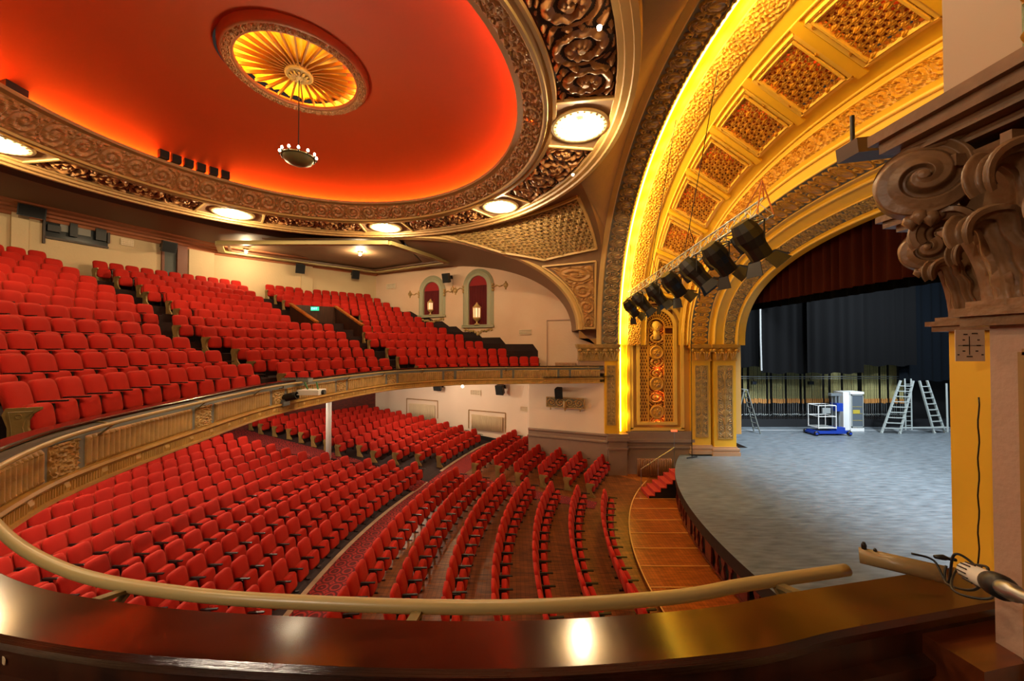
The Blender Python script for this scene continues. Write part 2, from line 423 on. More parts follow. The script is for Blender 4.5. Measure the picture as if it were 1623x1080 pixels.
mb = MB(); sector(mb, SC, 9, 14.25, -50, 50, lambda R, y: -6.80 + dish(y) * .5, 8, 50); st(mb.build('floor_front', [orangewood]))
mb = MB(); sector(mb, SC, 23.3, 40, -50, 50, zfl, 30, 90, clip=True); st(mb.build('floor_rear', [stepred]))
# side parts of the floor, up to the side walls
for sgn, nm in ((1, 'far'), (-1, 'near')):
    mb = MB(); sector(mb, SC, 17.3, 23.4, 35.9 * sgn, 58 * sgn, zfl, 10, 20); st(mb.build('floor_' + nm, [carpetm]))
    mb = MB(); sector(mb, SC, 14.2, 17.35, 35.9 * sgn, 58 * sgn, zfl, 4, 20, lift=-.01); st(mb.build('floor_side_' + nm, [orangewood]))
mb = MB(); sector(mb, SC, 22.3, 23.52, -40, 40, zfl, 3, 70, lift=.012)
for a0, a1 in ((20.9, 23.6),): sector(mb, SC, 15.6, 22.4, a0, a1, zfl, 10, 4, lift=.014)
for a0, a1 in ((17.0, 19.6),): sector(mb, SC, 23.4, 37, a0 + .6, a1 + .6, zfl, 10, 4, lift=.014)
tag(mb.build('aisle_carpet', carpetm), 'deep red patterned carpet laid along the cross aisle and side aisles of the stalls', 'carpet')
# worn pale edge under the first row behind the cross aisle
mb = MB()
for a0, a1 in ((-17, 20.2), (23.2, 35)):
    sector(mb, SC, 23.50, 23.66, a0, a1, zfl, 2, 40, lift=.03)
tag(mb.build('aisle_kerb', mat('dusty_kerb', '#b9a288', .8, .4, 8, var=.5, vscale=2)), 'worn pale kerb edging the cross aisle carpet under the first raised seats', 'kerb')
# orchestra pit cover
mb = MB(); th = np.radians(np.linspace(-36, 40, 60)); pts = np.zeros((2, 60, 3))
for j, t in enumerate(th):
    x, y = polar(SC, 14.2, t); pts[0, j] = (x, y, -6.68)
    xs = 22.9 - math.sqrt(max(0, 17 ** 2 - (y - YC) ** 2)); pts[1, j] = (max(xs + .15, x), y, -6.68)
mb.grid(pts)
pit = mb.build('pit_cover', pitwood); tag(pit, 'orange timber cover boards over the orchestra pit along the curved stage front', 'floor cover')
mb = MB()
ln = [(*polar(SC, 14.2, t)[:2], -6.672) for t in np.radians(np.linspace(-30, 37, 60))]
for a, b in zip(ln[:-1], ln[1:]): mb.bar(a, b, .04, .012)
for k in range(14):
    y = 3.4 + k
    d = 14.2 ** 2 - (y - YC) ** 2
    if d <= 0: continue
    x0 = 18 - math.sqrt(d); x1 = 22.9 - math.sqrt(17 ** 2 - (y - YC) ** 2) + .1
    if x1 > x0: mb.bar((x0, y, -6.672), (x1, y, -6.672), .03, .012)
o = mb.build('joint_strip', mat('joint_cream', '#c99a55', .5)); o.parent = pit; o.location = o.location - pit.location
# ---- stage
def stage_x(y): return 22.9 - math.sqrt(max(0.0, 17 ** 2 - (y - YC) ** 2))
mb = MB(); ys = np.linspace(-.6, 20.6, 60); pts = np.array([[(stage_x(y), y, -5.6), (13, y, -5.6)] for y in ys]); mb.grid(pts[::-1])
mb.add([(13, -4, -5.6), (36, -4, -5.6), (36, 27, -5.6), (13, 27, -5.6)], [(0, 1, 2, 3)])
st(mb.build('floor_stage', stagem))
mb = MB(); pts = np.array([[(stage_x(y) - .0, y, -5.6), (stage_x(y), y, -5.97)] for y in ys]); mb.grid(pts)
pts = np.array([[(stage_x(y) + .22, y, -5.9), (stage_x(y) + .22, y, -6.75)] for y in ys]); mb.grid(pts)
pts = np.array([[(stage_x(y), y, -5.97), (stage_x(y) + .22, y, -5.97)] for y in ys]); mb.grid(pts)
st(mb.build('wall_stage_front', black))
fr = thing('stage_rail_front', 'red carved timber panelling with cut-out posts along the curved stage front', 'panelling', (stage_x(10), 10, -6.7))
mb = MB()
for z, h in ((-5.98, .035), (-6.58, .05)):
    q = [(stage_x(y) + .04, y, z) for y in ys]
    for a, b in zip(q[:-1], q[1:]): mb.bar(a, b, .05, h)
mb.build('rail', redwood, fr, world=True)
s_ = -0.0; y = 1.2; k = 0
while y < 18.6:
    x = stage_x(y); dx = (y - YC) / math.sqrt(17 ** 2 - (y - YC) ** 2)
    t = Vector((dx, 1, 0)).normalized(); mb = MB()
    wds = .20 if k % 4 else .42
    prof = [(-.5, 0), (.5, 0), (.5, .12), (.25, .2), (.18, .3), (.3, .38), (.5, .46), (.5, .56), (-.5, .56), (-.5, .46), (-.3, .38), (-.18, .3), (-.25, .2), (-.5, .12)]
    if k % 4 == 0: prof = [(-.5, 0), (.5, 0), (.5, .56), (-.5, .56)]
    v = []; n = len(prof)
    for dd in (0, .05):
        for a, b in prof: v.append((x + .04 + t.x * a * wds + dd, y + t.y * a * wds, -6.56 + b))
    mb.add(v, [tuple(range(n)), tuple(range(2 * n - 1, n - 1, -1))] + [(i, (i + 1) % n, n + (i + 1) % n, n + i) for i in range(n)])
    mb.build('baluster', redwood, fr, world=True)
    y += .36 / math.sqrt(1 + dx * dx) * (1.5 if k % 4 in (0, 3) else 1); k += 1
# ---- walls
def wallquad(name, a, b, z0, z1, m, thick=.2, n=1):
    a = Vector((*a, 0)); b = Vector((*b, 0)); d = (b - a).normalized(); nn = Vector((d.y, -d.x, 0))
    mid = Vector((-6, 10, 0))
    if (mid - a).dot(nn) > 0: nn = -nn
    mb = MB(); A = [(a.x, a.y), (b.x, b.y), (b.x + nn.x * thick, b.y + nn.y * thick), (a.x + nn.x * thick, a.y + nn.y * thick)]
    mb.add([(x, y, z) for z in (z0, z1) for x, y in A], [(3, 2, 1, 0), (4, 5, 6, 7), (0, 1, 5, 4), (1, 2, 6, 5), (2, 3, 7, 6), (3, 0, 4, 7)])
    return st(mb.build(name, m))
names = ['far', 'rear_far', 'rear_corner', 'rear', 'rear_middle', 'rear_near', 'rear_close', 'near']
for i, (a, b) in enumerate(zip(rearpts[:-1], rearpts[1:])):
    side = i in (0, 7)
    wallquad('wall_' + names[i], a, b, -2.05, 6.6, pinkwall if side else plaster)
    wallquad('wall_lower_' + names[i], a, b, -7.0, -2.05, lowwall if side else redwood, .21)
# stalls: the front side wall under the balcony end, splayed, with a dado
for sgn, nm in ((1, 'far'), (-1, 'near')):
    Y = lambda y: YC + sgn * (y - YC)
    wallquad('wall_front_' + nm, (.95, Y(20.9)), (5.0, Y(19.32)), -7.0, -1.9, lowwall, .15)
    if sgn > 0: wallquad('wall_return_' + nm, (.95, Y(20.9)), (.95, Y(22.9)), -7.0, -1.9, lowwall, .1)
    mb = MB()
    d = Vector((4.05, -1.58, 0)).normalized(); nn = Vector((-d.y, d.x, 0)) * -1
    a = Vector((.93, 20.86, 0)); b = Vector((4.95, 19.3, 0))
    prof = [(0, -4.55), (.09, -4.55), (.11, -4.6), (.09, -4.66), (.06, -4.7), (.05, -4.95), (.03, -4.97), (.03, -7), (0, -7)]
    prof = [(0, -4.55), (.10, -4.55), (.12, -4.60), (.10, -4.66), (.06, -4.70), (.06, -4.86), (.12, -4.92), (.12, -4.98), (.05, -5.02), (.05, -7)]
    v = []
    for q in (a, b):
        for off, z in prof: p = q + nn * off; v.append((p.x, Y(p.y), z))
    n = len(prof); mb.add(v, [(i, i + 1, n + i + 1, n + i) for i in range(n - 1)])
    st(mb.build('trim_dado_' + nm, dado))
# baseboard along the far stalls wall
mb = MB(); xs = np.linspace(-10.2, .9, 12)
for a, b in zip(xs[:-1], xs[1:]):
    ya, yb = wallC_y(a) - .03, wallC_y(b) - .03
    za = zfl(math.hypot(18 - a, ya - 10), ya); zb = zfl(math.hypot(18 - b, yb - 10), yb)
    mb.bar((a, ya, za + .1), (b, yb, zb + .1), .04, .26)
st(mb.build('baseboard_far', black))
# stage house walls (dark)
mb = MB()
mb.box(10, 36, 26.9, 27.1, -5.6, 9); mb.box(36, 36.2, -4, 27, -5.6, 9); mb.box(10, 36, -4.2, -4, -5.6, 9); mb.box(11.7, 36, -4, 27, 8.9, 9.1)
st(mb.build('wall_stage', black))
# ---- balcony: steps, soffit
def btop(i): return -.58 + .427 * min(i, 4) + .387 * max(0, i - 4)
ROWS_B = 12
for side, (A0, A1) in {'far': (-62, 90)}.items():
    mb = MB(); na = 110; th = np.radians(np.linspace(A0, A1, na))
    prof = [(None, -1.55)]
    for i in range(ROWS_B):
        r0 = BCR = 10.2 + i - .62; z = btop(i) - .97
        prof += [(r0, prof[-1][1]), (r0, z)]
    prof += [(23.5, prof[-1][1])]
    pts = np.zeros((len(prof), na, 3))
    for j, t in enumerate(th):
        rm = inside_r(BC, t, 99)
        # where the rail is on this bearing
        dxy = np.array([-math.cos(t), math.sin(t)]); rel = rail - np.array(BC); cr = np.abs(rel[:, 0] * dxy[1] - rel[:, 1] * dxy[0]) + (rel @ dxy < 0) * 99
        rr = float(rel[np.argmin(cr)] @ dxy) + .1
        zc = None
        for i, (r, z) in enumerate(prof):
            r = rr if r is None else max(r, rr)
            if r > rm - .01:
                zc = z if zc is None else zc; z = min(z, zc + .40)
            r = min(r, rm - .01); x, y = BC[0] + dxy[0] * r, BC[1] + dxy[1] * r; pts[i, j] = (x, y, z)
    mb.grid(pts[:, ::-1]); st(mb.build('floor_balcony', stepred))
mb = MB(); # front corner floor of the balcony beyond the last bearing
mb.add([(1.57, 18.6, -1.54), (5.2, 19.1, -1.54), (5.2, 20.7, -1.54), (1.57, 22.45, -1.54)], [(0, 1, 2, 3)])
mb.add([(-3.2, 1.0, -1.56), (2.6, 1.0, -1.56), (2.6, -2.5, -1.56), (-6.5, -2.5, -1.56), (-5.2, 1.9, -1.56)], [(0, 4, 3, 2, 1)])
st(mb.build('floor_balcony_end', stepred))
s = np.linspace(0, RL, 200)
def rearhit(x, y):
    d = np.array([x + 0 - 2.6, y - YC]); L = np.hypot(*d); d = d / L
    th = math.atan2(d[1], -d[0]); return inside_r((x, y), th, 60)
p0 = railpt(s, .18, -1.9); pts = np.zeros((4, 200, 3))
for j, q in enumerate(p0):
    d = np.array([q[0] - 3.5, q[1] - YC]); d /= np.hypot(*d); L = inside_r((q[0], q[1]), math.atan2(d[1], -d[0]), 40)
    for i, f in enumerate((0, .1, .5, 1)): pts[i, j] = (q[0] + d[0] * L * f, q[1] + d[1] * L * f, -1.9 + .25 * f)
mb = MB(); mb.grid(pts); st(mb.build('ceiling_under_balcony', mat('soffit_paint', '#cdbba4', .7)))
# ---- dome
def domez(r): return 7.62 - 1.22 * (r / 6.85) ** 2.6
mb = MB(); rr = np.concatenate([np.linspace(1.55, 6.2, 26), [6.4, 6.55, 6.7, 6.8, 6.85]]); thg = np.linspace(0, 2 * PI, 161)[:-1]
R_, T_ = np.meshgrid(rr, thg, indexing='ij')
def dpt(r, th, z): return np.stack([DX + r * np.cos(th), YC + r * np.sin(th), z + 0 * r], -1)
pts = dpt(R_, T_, domez(R_)); pts = np.concatenate([pts, pts[:, :1]], 1); mb.grid(pts)
Rc, Tc = np.meshgrid([6.85, 6.85], thg, indexing='ij'); pts = dpt(Rc, Tc, np.array([[6.4], [6.12]])); pts = np.concatenate([pts, pts[:, :1]], 1); mb.grid(pts)
st(mb.build('ceiling_dome', domered, smooth=True))
# cove lamps behind the rim lip
mb = MB(); mb.tube([dpt(np.array(6.66), np.array(t), 6.27) for t in np.linspace(0, 2 * PI, 121)[:-1]], .035, 6, closed=True)
tag(mb.build('cove_light', emcove, smooth=True), 'hidden red neon tube behind the rim of the round dome', 'cove light')
# ---- rim and ring
def annulus(mb, r0, z0, r1, z1, mi=0, n=160, a0=0, a1=2 * PI, dz0=True, dz1=True):
    th = np.linspace(a0, a1, n + 1); f = lambda r, z, d: (rp if d else dpt)(np.full_like(th, r), th, z)
    return mb.grid(np.stack([f(r0, z0, dz0), f(r1, z1, dz1)]), mi)
mb = MB()
annulus(mb, 6.55, 6.15, 6.45, 6.36, 1, dz0=False, dz1=False); annulus(mb, 6.45, 6.36, 6.28, 6.36, 1, dz0=False, dz1=False)
annulus(mb, 6.28, 6.36, 6.30, 6.27, 1, dz0=False, dz1=False); annulus(mb, 6.30, 6.27, 6.44, 6.23, 1, dz0=False, dz1=False)
th = np.linspace(0, 2 * PI, 1401)
def rimsurf(U, V):
    r = 6.44 + .52 * V; z = 6.23 - .22 * V; return np.stack([DX + r * np.cos(U), YC + r * np.sin(U), z + V * .2 * (np.cos(U) - 1)], -1)
mb.relief(rimsurf, th, np.linspace(0, 1, 17), lambda U, V: h_scroll(U / (2 * PI) * 64, V), .07, flip=1, mi=0)
o = mb.build('trim_dome_rim', [carvebrown, tan], smooth=False); st(o)
mb = MB(); Z = 5.98
pr = [(6.96, 6.01), (7.0, 5.95), (7.08, 5.93), (7.10, 5.98), (7.2, 5.99), (7.22, 5.94), (7.3, 5.93), (7.32, 6.0)]
for i in range(len(pr) - 1): annulus(mb, *pr[i], *pr[i + 1], mi=i % 2)
pr2 = [(8.66, 6.02), (8.68, 5.93), (8.8, 5.93), (8.82, 5.86), (8.98, 5.86), (9.0, 5.80), (9.12, 5.80), (9.14, 5.9), (9.15, 6.35)]
for i in range(len(pr2) - 1): annulus(mb, *pr2[i], *pr2[i + 1], mi=(i + 1) % 2)
st(mb.build('trim_ring', [cream, tan]))
mb = MB(); annulus(mb, 6.9, 6.3, 9.15, 6.3); st(mb.build('ceiling_ring', darkground))
# the carved panels between the lights, and the plain bosses at the lights
LIGHTS = []
for k in range(8):
    a = k * PI / 4; half = .135
    mb = MB(); th = np.linspace(a + half, a + PI / 4 - half, 300)
    f = lambda U, V: rp(7.32 + 1.34 * V, U, 6.06)
    mb.relief(f, th, np.linspace(0, 1, 70), lambda U, V: h_scroll((U - a - half) / (PI / 4 - 2 * half) * 4, V), .13, flip=1, ground=.12)
    for e in (a + half, a + PI / 4 - half):
        for q in (1,):
            p0, p1 = rp(np.array(7.3), np.array(e), 5.97), rp(np.array(8.68), np.array(e), 5.97); mb.bar(p0, p1, .07, .08, 2)
    o = mb.build('ceiling_panel', [carvebrown, darkground, cream], smooth=False)
    tag(o, None, None, None, 'structure')
    # boss
    c = rp(np.array(7.99), np.array(a), 5.97); LIGHTS.append((tuple(c), a))
    mb = MB(); th = np.linspace(a - half, a + half, 25)
    def boss(U, V): return rp(7.3 + 1.38 * V, U, 5.975)
    U, V = np.meshgrid(th, np.linspace(0, 1, 25), indexing='ij'); pts = boss(U, V)
    cc = (pts[:-1, :-1] + pts[1:, 1:]) / 2; ho = np.hypot(cc[..., 0] - c[0], cc[..., 1] - c[1]) < .50
    mb.grid(pts, 0, ho); st(mb.build('ceiling_boss', ceilbrown))
# ---- pendentives, side arches
TC = 41.0 * PI / 180
arA = arch(4.35, 9.2, 8.55)
def sidearch(sgn, off=0.0, yy=19.2):
    def f(ps):   # ps 0 at the stage-side spring, PI/2 at the crown
        c, s = np.cos(ps), np.sin(ps)
        X = DX + .3 + (9.3 - off) * np.sign(c) * np.abs(c) ** (2 / 2.1); Zz = .85 + (4.85 - off) * np.clip(s, 0, 1) ** (2 / 2.1)
        return np.stack([X, YC + sgn * (yy - YC) + 0 * X, Zz], -1)
    return f
T20 = math.radians(22); ZT = 5.5
_p = np.linspace(0, PI / 2, 3000); PHZ = float(np.interp(ZT, arA(_p)[:, 2], _p))
def pend(sgn):
    mir = lambda q: np.stack([q[..., 0], YC + sgn * (q[..., 1] - YC), q[..., 2]], -1)
    ps = np.linspace(0, PI / 2, 600); l_ = sidearch(1)(ps); r_ = arA(ps)
    def LT(zz, V):
        L_ = np.stack([np.interp(zz, l_[:, 2], l_[:, 0]), np.interp(zz, l_[:, 2], l_[:, 1]), zz], -1); R_ = np.stack([np.interp(zz, r_[:, 2], r_[:, 0]), np.interp(zz, r_[:, 2], r_[:, 1]), zz], -1)
        return L_ * (1 - V[..., None]) + R_ * V[..., None]
    def f(U, V):
        U = np.asarray(U, float); V = np.asarray(V, float)
        low = LT(.85 + 3.35 * np.clip(U / .6, 0, 1), V); s = np.clip((U - .6) / .4, 0, 1)[..., None]
        A = LT(4.2 + 0 * U, V); Bc = LT(ZT + 0 * U, V); t = PI / 2 + (T20 - PI / 2) * V; Ce = rp(9.15 + 0 * t, t, 6.30)
        up = A * (1 - s) ** 2 + 2 * Bc * s * (1 - s) + Ce * s * s
        return mir(np.where((U < .6)[..., None], low, up))
    return f
for sgn, nm in ((1, 'far'), (-1, 'near')):
    mir = lambda q: np.stack([q[..., 0], YC + sgn * (q[..., 1] - YC), q[..., 2]], -1)
    def ringedge(t): return mir(rp(9.15 + 0 * t, t, 6.30))
    def zone1(U, V):   # towards the big arch: U 0..1 from the axis to the corner
        t = U * TC; o_ = mir(arA(PI / 2 * (1 - U))); i_ = ringedge(t); b = V[..., None]
        bulge = np.stack([0 * U, 0 * U, .5 * np.sin(PI * V) * (1 - U) ], -1)
        return i_ * (1 - b) + o_ * b + bulge * 0
    sa = sidearch(sgn)
    def zone2(U, V):
        t = TC + U * (PI / 2 - TC); i_ = ringedge(t); o_ = sa(U * PI / 2); b = V[..., None]
        return i_ * (1 - b) + o_ * b
    mb = MB(); U, V = np.meshgrid(np.linspace(0, 1, 70), np.linspace(0, 1, 30), indexing='ij'); mb.grid(pend(sgn)(U, V)); st(mb.build('ceiling_pendentive_' + nm, ceilbrown, smooth=True))
    mb = MB(); t = np.linspace(0, T20, 20); phz = np.linspace(PI / 2, PHZ, 20); i_ = ringedge(t); o_ = mir(arA(phz)); mb.grid(np.stack([i_, o_])); u_ = np.linspace(.6, 1, 20); p_ = pend(sgn)(u_, np.ones(20)); zz = 4.2 + (ZT - 4.2) * (u_ - .6) / .4; phq = np.interp(zz, arA(_p)[:, 2], _p); mb.grid(np.stack([p_, mir(arA(phq))])); st(mb.build('ceiling_crown_' + nm, ceilbrown, smooth=True))
    mb = MB(); mb.add([sa(np.array(0.)), mir(arA(np.array(0.))), (4.35, YC + sgn * 9.2, .4), (sa(np.array(0.))[0], YC + sgn * 9.2, .4)], [(0, 1, 2, 3)])
    st(mb.build('ceiling_pendentive_foot_' + nm, tan))
    # barrel of the side arch running back to the wall, and its moulded edge
    mb = MB(); ps = np.linspace(0, PI * .5, 50); fr_ = sa(ps); bk = fr_.copy(); bk[:, 1] = YC + sgn * 15.5
    bk[:, 2] = fr_[:, 2] - .25 * np.sin(ps)
    mb.grid(np.stack([fr_, bk])); st(mb.build('ceiling_side_barrel_' + nm, mat('barrel_paint_' + nm, '#8b6b52', .6)))
    mb = MB()
    offs = [(0, 0.0), (-.05, .03), (.10, .06), (.12, 0.02), (.30, .10), (.34, .02), (.36, -.3)]
    rows = []
    for off, out in ((-.32, .0), (-.30, .07), (-.2, .09), (-.18, .05), (-.02, .09), (.06, .06), (.08, -.35)):
        q = sidearch(sgn, off)(np.linspace(0, PI * .52, 70)); q[:, 1] -= sgn * out; rows.append(q)
    mb.grid(np.stack(rows), np.repeat(np.array([0, 0, 1, 0, 0, 0]), 69).reshape(6, 69)); st(mb.build('trim_side_arch_' + nm, [cream, tan], smooth=False))
# carved fields on the far spandrel: lattice, corner piece, small triangle
def frame_line(mb, f, pts, wd=.1, ht=.09, mi=0, lift=.02):
    n = len(pts)
    for k in range(n):
        (u0, v0), (u1, v1) = pts[k], pts[(k + 1) % n]; U = np.linspace(u0, u1, 12); V = np.linspace(v0, v1, 12); q = f(U, V)
        for a, b in zip(q[:-1], q[1:]): mb.bar(a, b, wd, ht, mi)
def spandrel(sgn, nm):
    S = pend(sgn)
    def SS(U, V): q = S(U, V); q[..., 1] -= sgn * .05; q[..., 2] -= .03; return q
    def clipm(U, V): return (U < np.where(V < .30, .635 + (.30 - V) * .33, .635 + (V - .30) * .08))
    root = thing('spandrel_ornament', 'gilded pierced lattice panel and scroll carvings in the corner between the two arches', 'wall ornament', tuple(S(np.array(.7), np.array(.4))))
    mb = MB(); mb.relief(SS, np.linspace(.63, .93, 210), np.linspace(.08, .94, 330), lambda U, V: h_lat(V * 23, U * 38), .09, flip=-sgn, hole=lambda U, V: clipm(U, V) | hole_lat(V * 23, U * 38)); mb.build('lattice', oldgold, root, world=True)
    mb = MB(); frame_line(mb, SS, [(.70, .08), (.63, .30), (.68, .95), (.94, .95), (.94, .08)], .12, .1); mb.build('lattice_frame', cream, root, world=True)
    mb = MB(); frame_line(mb, SS, [(.02, .30), (.585, .10), (.60, .93), (.02, .88)], .09, .08); mb.build('corner_frame', cream, root, world=True)
    mb = MB(); mb.relief(SS, np.linspace(.03, .57, 190), np.linspace(.2, .88, 60), lambda U, V: h_scroll(U * 7, (V - .2) / .68), .10, flip=-sgn); mb.build('scroll_carving', mat('scroll_carving_' + nm, '#b88a50', .45, .2, 20, var=.3), root, world=True)
spandrel(1, 'far')
# ================================================================== THE PROSCENIUM
ARCH = {
 'A0': arch(4.35, 9.2, 8.55), 'A1': arch(4.55, 9.12, 8.48), 'B0': arch(4.6, 9.15, 8.5), 'B1': arch(5.42, 9.15, 8.45),
 'G0': arch(5.5, 9.2, 8.5), 'G0b': arch(5.5, 9.45, 8.8), 'G1': arch(5.85, 9.36, 8.62), 'G1b': arch(5.9, 9.33, 8.57),
 'Y0': arch(6.0, 9.28, 8.5), 'Y1': arch(6.62, 9.28, 8.2), 'C0': arch(6.7, 9.34, 8.15), 'C0b': arch(6.95, 9.34, 7.95), 'C1b': arch(8.65, 9.38, 6.7), 'C1': arch(8.85, 9.38, 6.5),
 'N0': arch(8.9, 9.32, 6.3, p=2.2), 'N1': arch(9.0, 9.32, 5.75, p=2.25), 'N2': arch(9.1, 9.25, 5.6, p=2.3), 'M0': arch(9.2, 9.2, 5.25, p=2.35), 'M1': arch(10.15, 9.2, 4.95, p=2.4),
 'I0': arch(10.3, 9.22, 4.9, p=2.4), 'I1': arch(10.4, 9.1, 4.8, p=2.4), 'I2': arch(10.75, 9.1, 4.62, p=2.4), 'I3': arch(10.85, 9.08, 4.55, p=2.4), 'I4': arch(11.4, 9.05, 4.35, p=2.4), 'I5': arch(11.5, 9.0, 4.25, p=2.4), 'I6': arch(11.9, 9.0, 4.25, p=2.4)}
def plainband(mb, k0, k1, mi=0, n=160, a=0, b=PI):
    ph = np.linspace(a, b, n); mb.grid(np.stack([ARCH[k0](ph), ARCH[k1](ph)]), mi)
ROOT = thing('proscenium_arch', 'huge gilded splayed arch framing the stage, with lit yellow mouldings and carved bands', 'arch', (8, 10, 8.6), kind='structure')
mb = MB()
for a, b in (('A0', 'A1'), ('A1', 'B0')): plainband(mb, a, b)
mb.build('outer_moulding', cream, ROOT, world=True)
def carved_band(name, k0, k1, cells, hf, mats_, depth, nu, nv, ground=None, a=0.0, b=PI, flip=-1):
    f = lerp_surf(ARCH[k0], ARCH[k1]); pts = ARCH[k0](np.linspace(a, b, 2000)); L = arclen(pts); ph = np.interp(np.linspace(0, L[-1], nu), L, np.linspace(a, b, 2000))
    PH = np.linspace(a, b, 2000)
    hh = lambda U, V: hf(np.interp(U, PH, L) / L[-1] * cells, V)
    m = MB(); m.relief(f, ph, np.linspace(0, 1, nv), hh, depth, flip=flip, ground=ground); return m.build(name, mats_, ROOT, world=True)
HB = PI * .72      # the near foot of the arch is beyond the frame: coarser there
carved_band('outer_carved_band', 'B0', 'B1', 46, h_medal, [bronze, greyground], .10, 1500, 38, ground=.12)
mb = MB(); ph = np.linspace(0, PI, 900)
mb.tube([ARCH['B1'](np.array(p)) for p in ph[::2]], [.045 + .022 * math.sin(i * 1.9) for i in range(450)], 6); mb.build('bead_moulding', bronze, ROOT, world=True)
mb = MB()
for a, b in (('B1', 'G0'), ('G0', 'G0b'), ('G0b', 'G1'), ('G1', 'G1b'), ('G1b', 'Y0'), ('Y1', 'C0'), ('C0', 'C0b')): plainband(mb, a, b)
plainband(mb, 'C1b', 'C1'); plainband(mb, 'C1', 'N0'); plainband(mb, 'N1', 'N2'); plainband(mb, 'N2', 'M0'); plainband(mb, 'M1', 'I0'); plainband(mb, 'I0', 'I1'); plainband(mb, 'I1', 'I2'); plainband(mb, 'I2', 'I3'); plainband(mb, 'I4', 'I5'); plainband(mb, 'I5', 'I6')
mb.build('painted_moulding', yellow, ROOT, world=True, smooth=False)
mb = MB()
for key, r in (('Y0', .04), ('Y1', .05), ('C0b', .04), ('C1', .05), ('N0', .04), ('N2', .06), ('M0', .04), ('M1', .04), ('I1', .05), ('I3', .03), ('I5', .05)):
    mb.tube(ARCH[key](np.linspace(0, PI, 120)), r, 6)
mb.build('roll_moulding', mat('pale_yellow_paint', '#e3b653', .45), ROOT, world=True, smooth=True)
carved_band('lit_carved_band', 'Y0', 'Y1', 62, lambda u, v: np.maximum(h_floral(u * 1.1, v * 1.6), h_scroll(u, v)), [yellowgold], .09, 1500, 30)
carved_band('narrow_carved_band', 'N0', 'N1', 60, h_scroll, [yellowgold, yellowgold], .08, 1100, 18)
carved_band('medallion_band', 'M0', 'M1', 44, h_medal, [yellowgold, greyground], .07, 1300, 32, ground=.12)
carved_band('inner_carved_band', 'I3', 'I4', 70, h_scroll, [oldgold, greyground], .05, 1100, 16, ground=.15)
# the yellow tube in the cove, with its lamps
mb = MB(); pts = arch(5.62, 9.33, 8.62)(np.linspace(0, PI, 200)); mb.tube(pts, .03, 6)
low = [(5.62, 19.33, z) for z in np.linspace(-4.4, .05, 12)]; mb.tube(low, .03, 6)
tag(mb.build('arch_neon_tube', emyel, smooth=True), 'glowing yellow tube following the outer edge of the proscenium arch', 'neon tube')
for t_ in np.linspace(.08, PI - .08, 30):
    o = lamp('AREA', tuple(arch(5.60, 9.0, 8.2)(np.array(t_))), 17, (1, .70, .18), .6, name='cove_lamp'); aim(o, tuple(arch(8.0, 9.3, 7.3)(np.array(t_))))
for z in (-.8, -2.2, -3.6): lamp('POINT', (5.8, 19.1, z), 9, (1, .70, .15), .06, name='cove_lamp')
# coffers
fC = lerp_surf(ARCH['C0b'], ARCH['C1b'])
PH = np.linspace(0, PI, 3000); LC = arclen(.5 * (ARCH['C0b'](PH) + ARCH['C1b'](PH)))
s_edges = np.linspace(2.6, LC[-1] - 2.6, 12); phe = np.interp(s_edges, LC, PH)
mb = MB()
for e in phe:
    q = fC(np.full(8, e), np.linspace(0, 1, 8))
    for a, b in zip(q[:-1], q[1:]): mb.bar(a, b, .26, .12, 0)
for v0, v1 in ((0, .08), (.92, 1)):
    U, V = np.meshgrid(np.linspace(phe[0], phe[-1], 120), np.linspace(v0, v1, 3), indexing='ij'); mb.grid(fC(U, V))
for k in range(11):
    a, b = phe[k], phe[k + 1]
    for u0, u1 in ((a, a + (b - a) * .1), (b - (b - a) * .1, b)): U, V = np.meshgrid(np.linspace(u0, u1, 3), np.linspace(0, 1, 4), indexing='ij'); mb.grid(fC(U, V))
for u0, u1 in ((phe[-1], PI),): U, V = np.meshgrid(np.linspace(u0, u1, 20), np.linspace(0, 1, 4), indexing='ij'); mb.grid(fC(U, V))
mb.build('cross_rib', yellow, ROOT, world=True)
mb = MB(); U, V = np.meshgrid(np.linspace(0, PI, 160), np.linspace(0, 1, 4), indexing='ij')
q = lerp_surf(arch(6.95, 9.8, 8.5), arch(8.65, 9.8, 7.25))(U, V); mb.grid(q)
mb.build('coffer_back', mat('coffer_back_paint', '#6b3410', .7), ROOT, world=True)
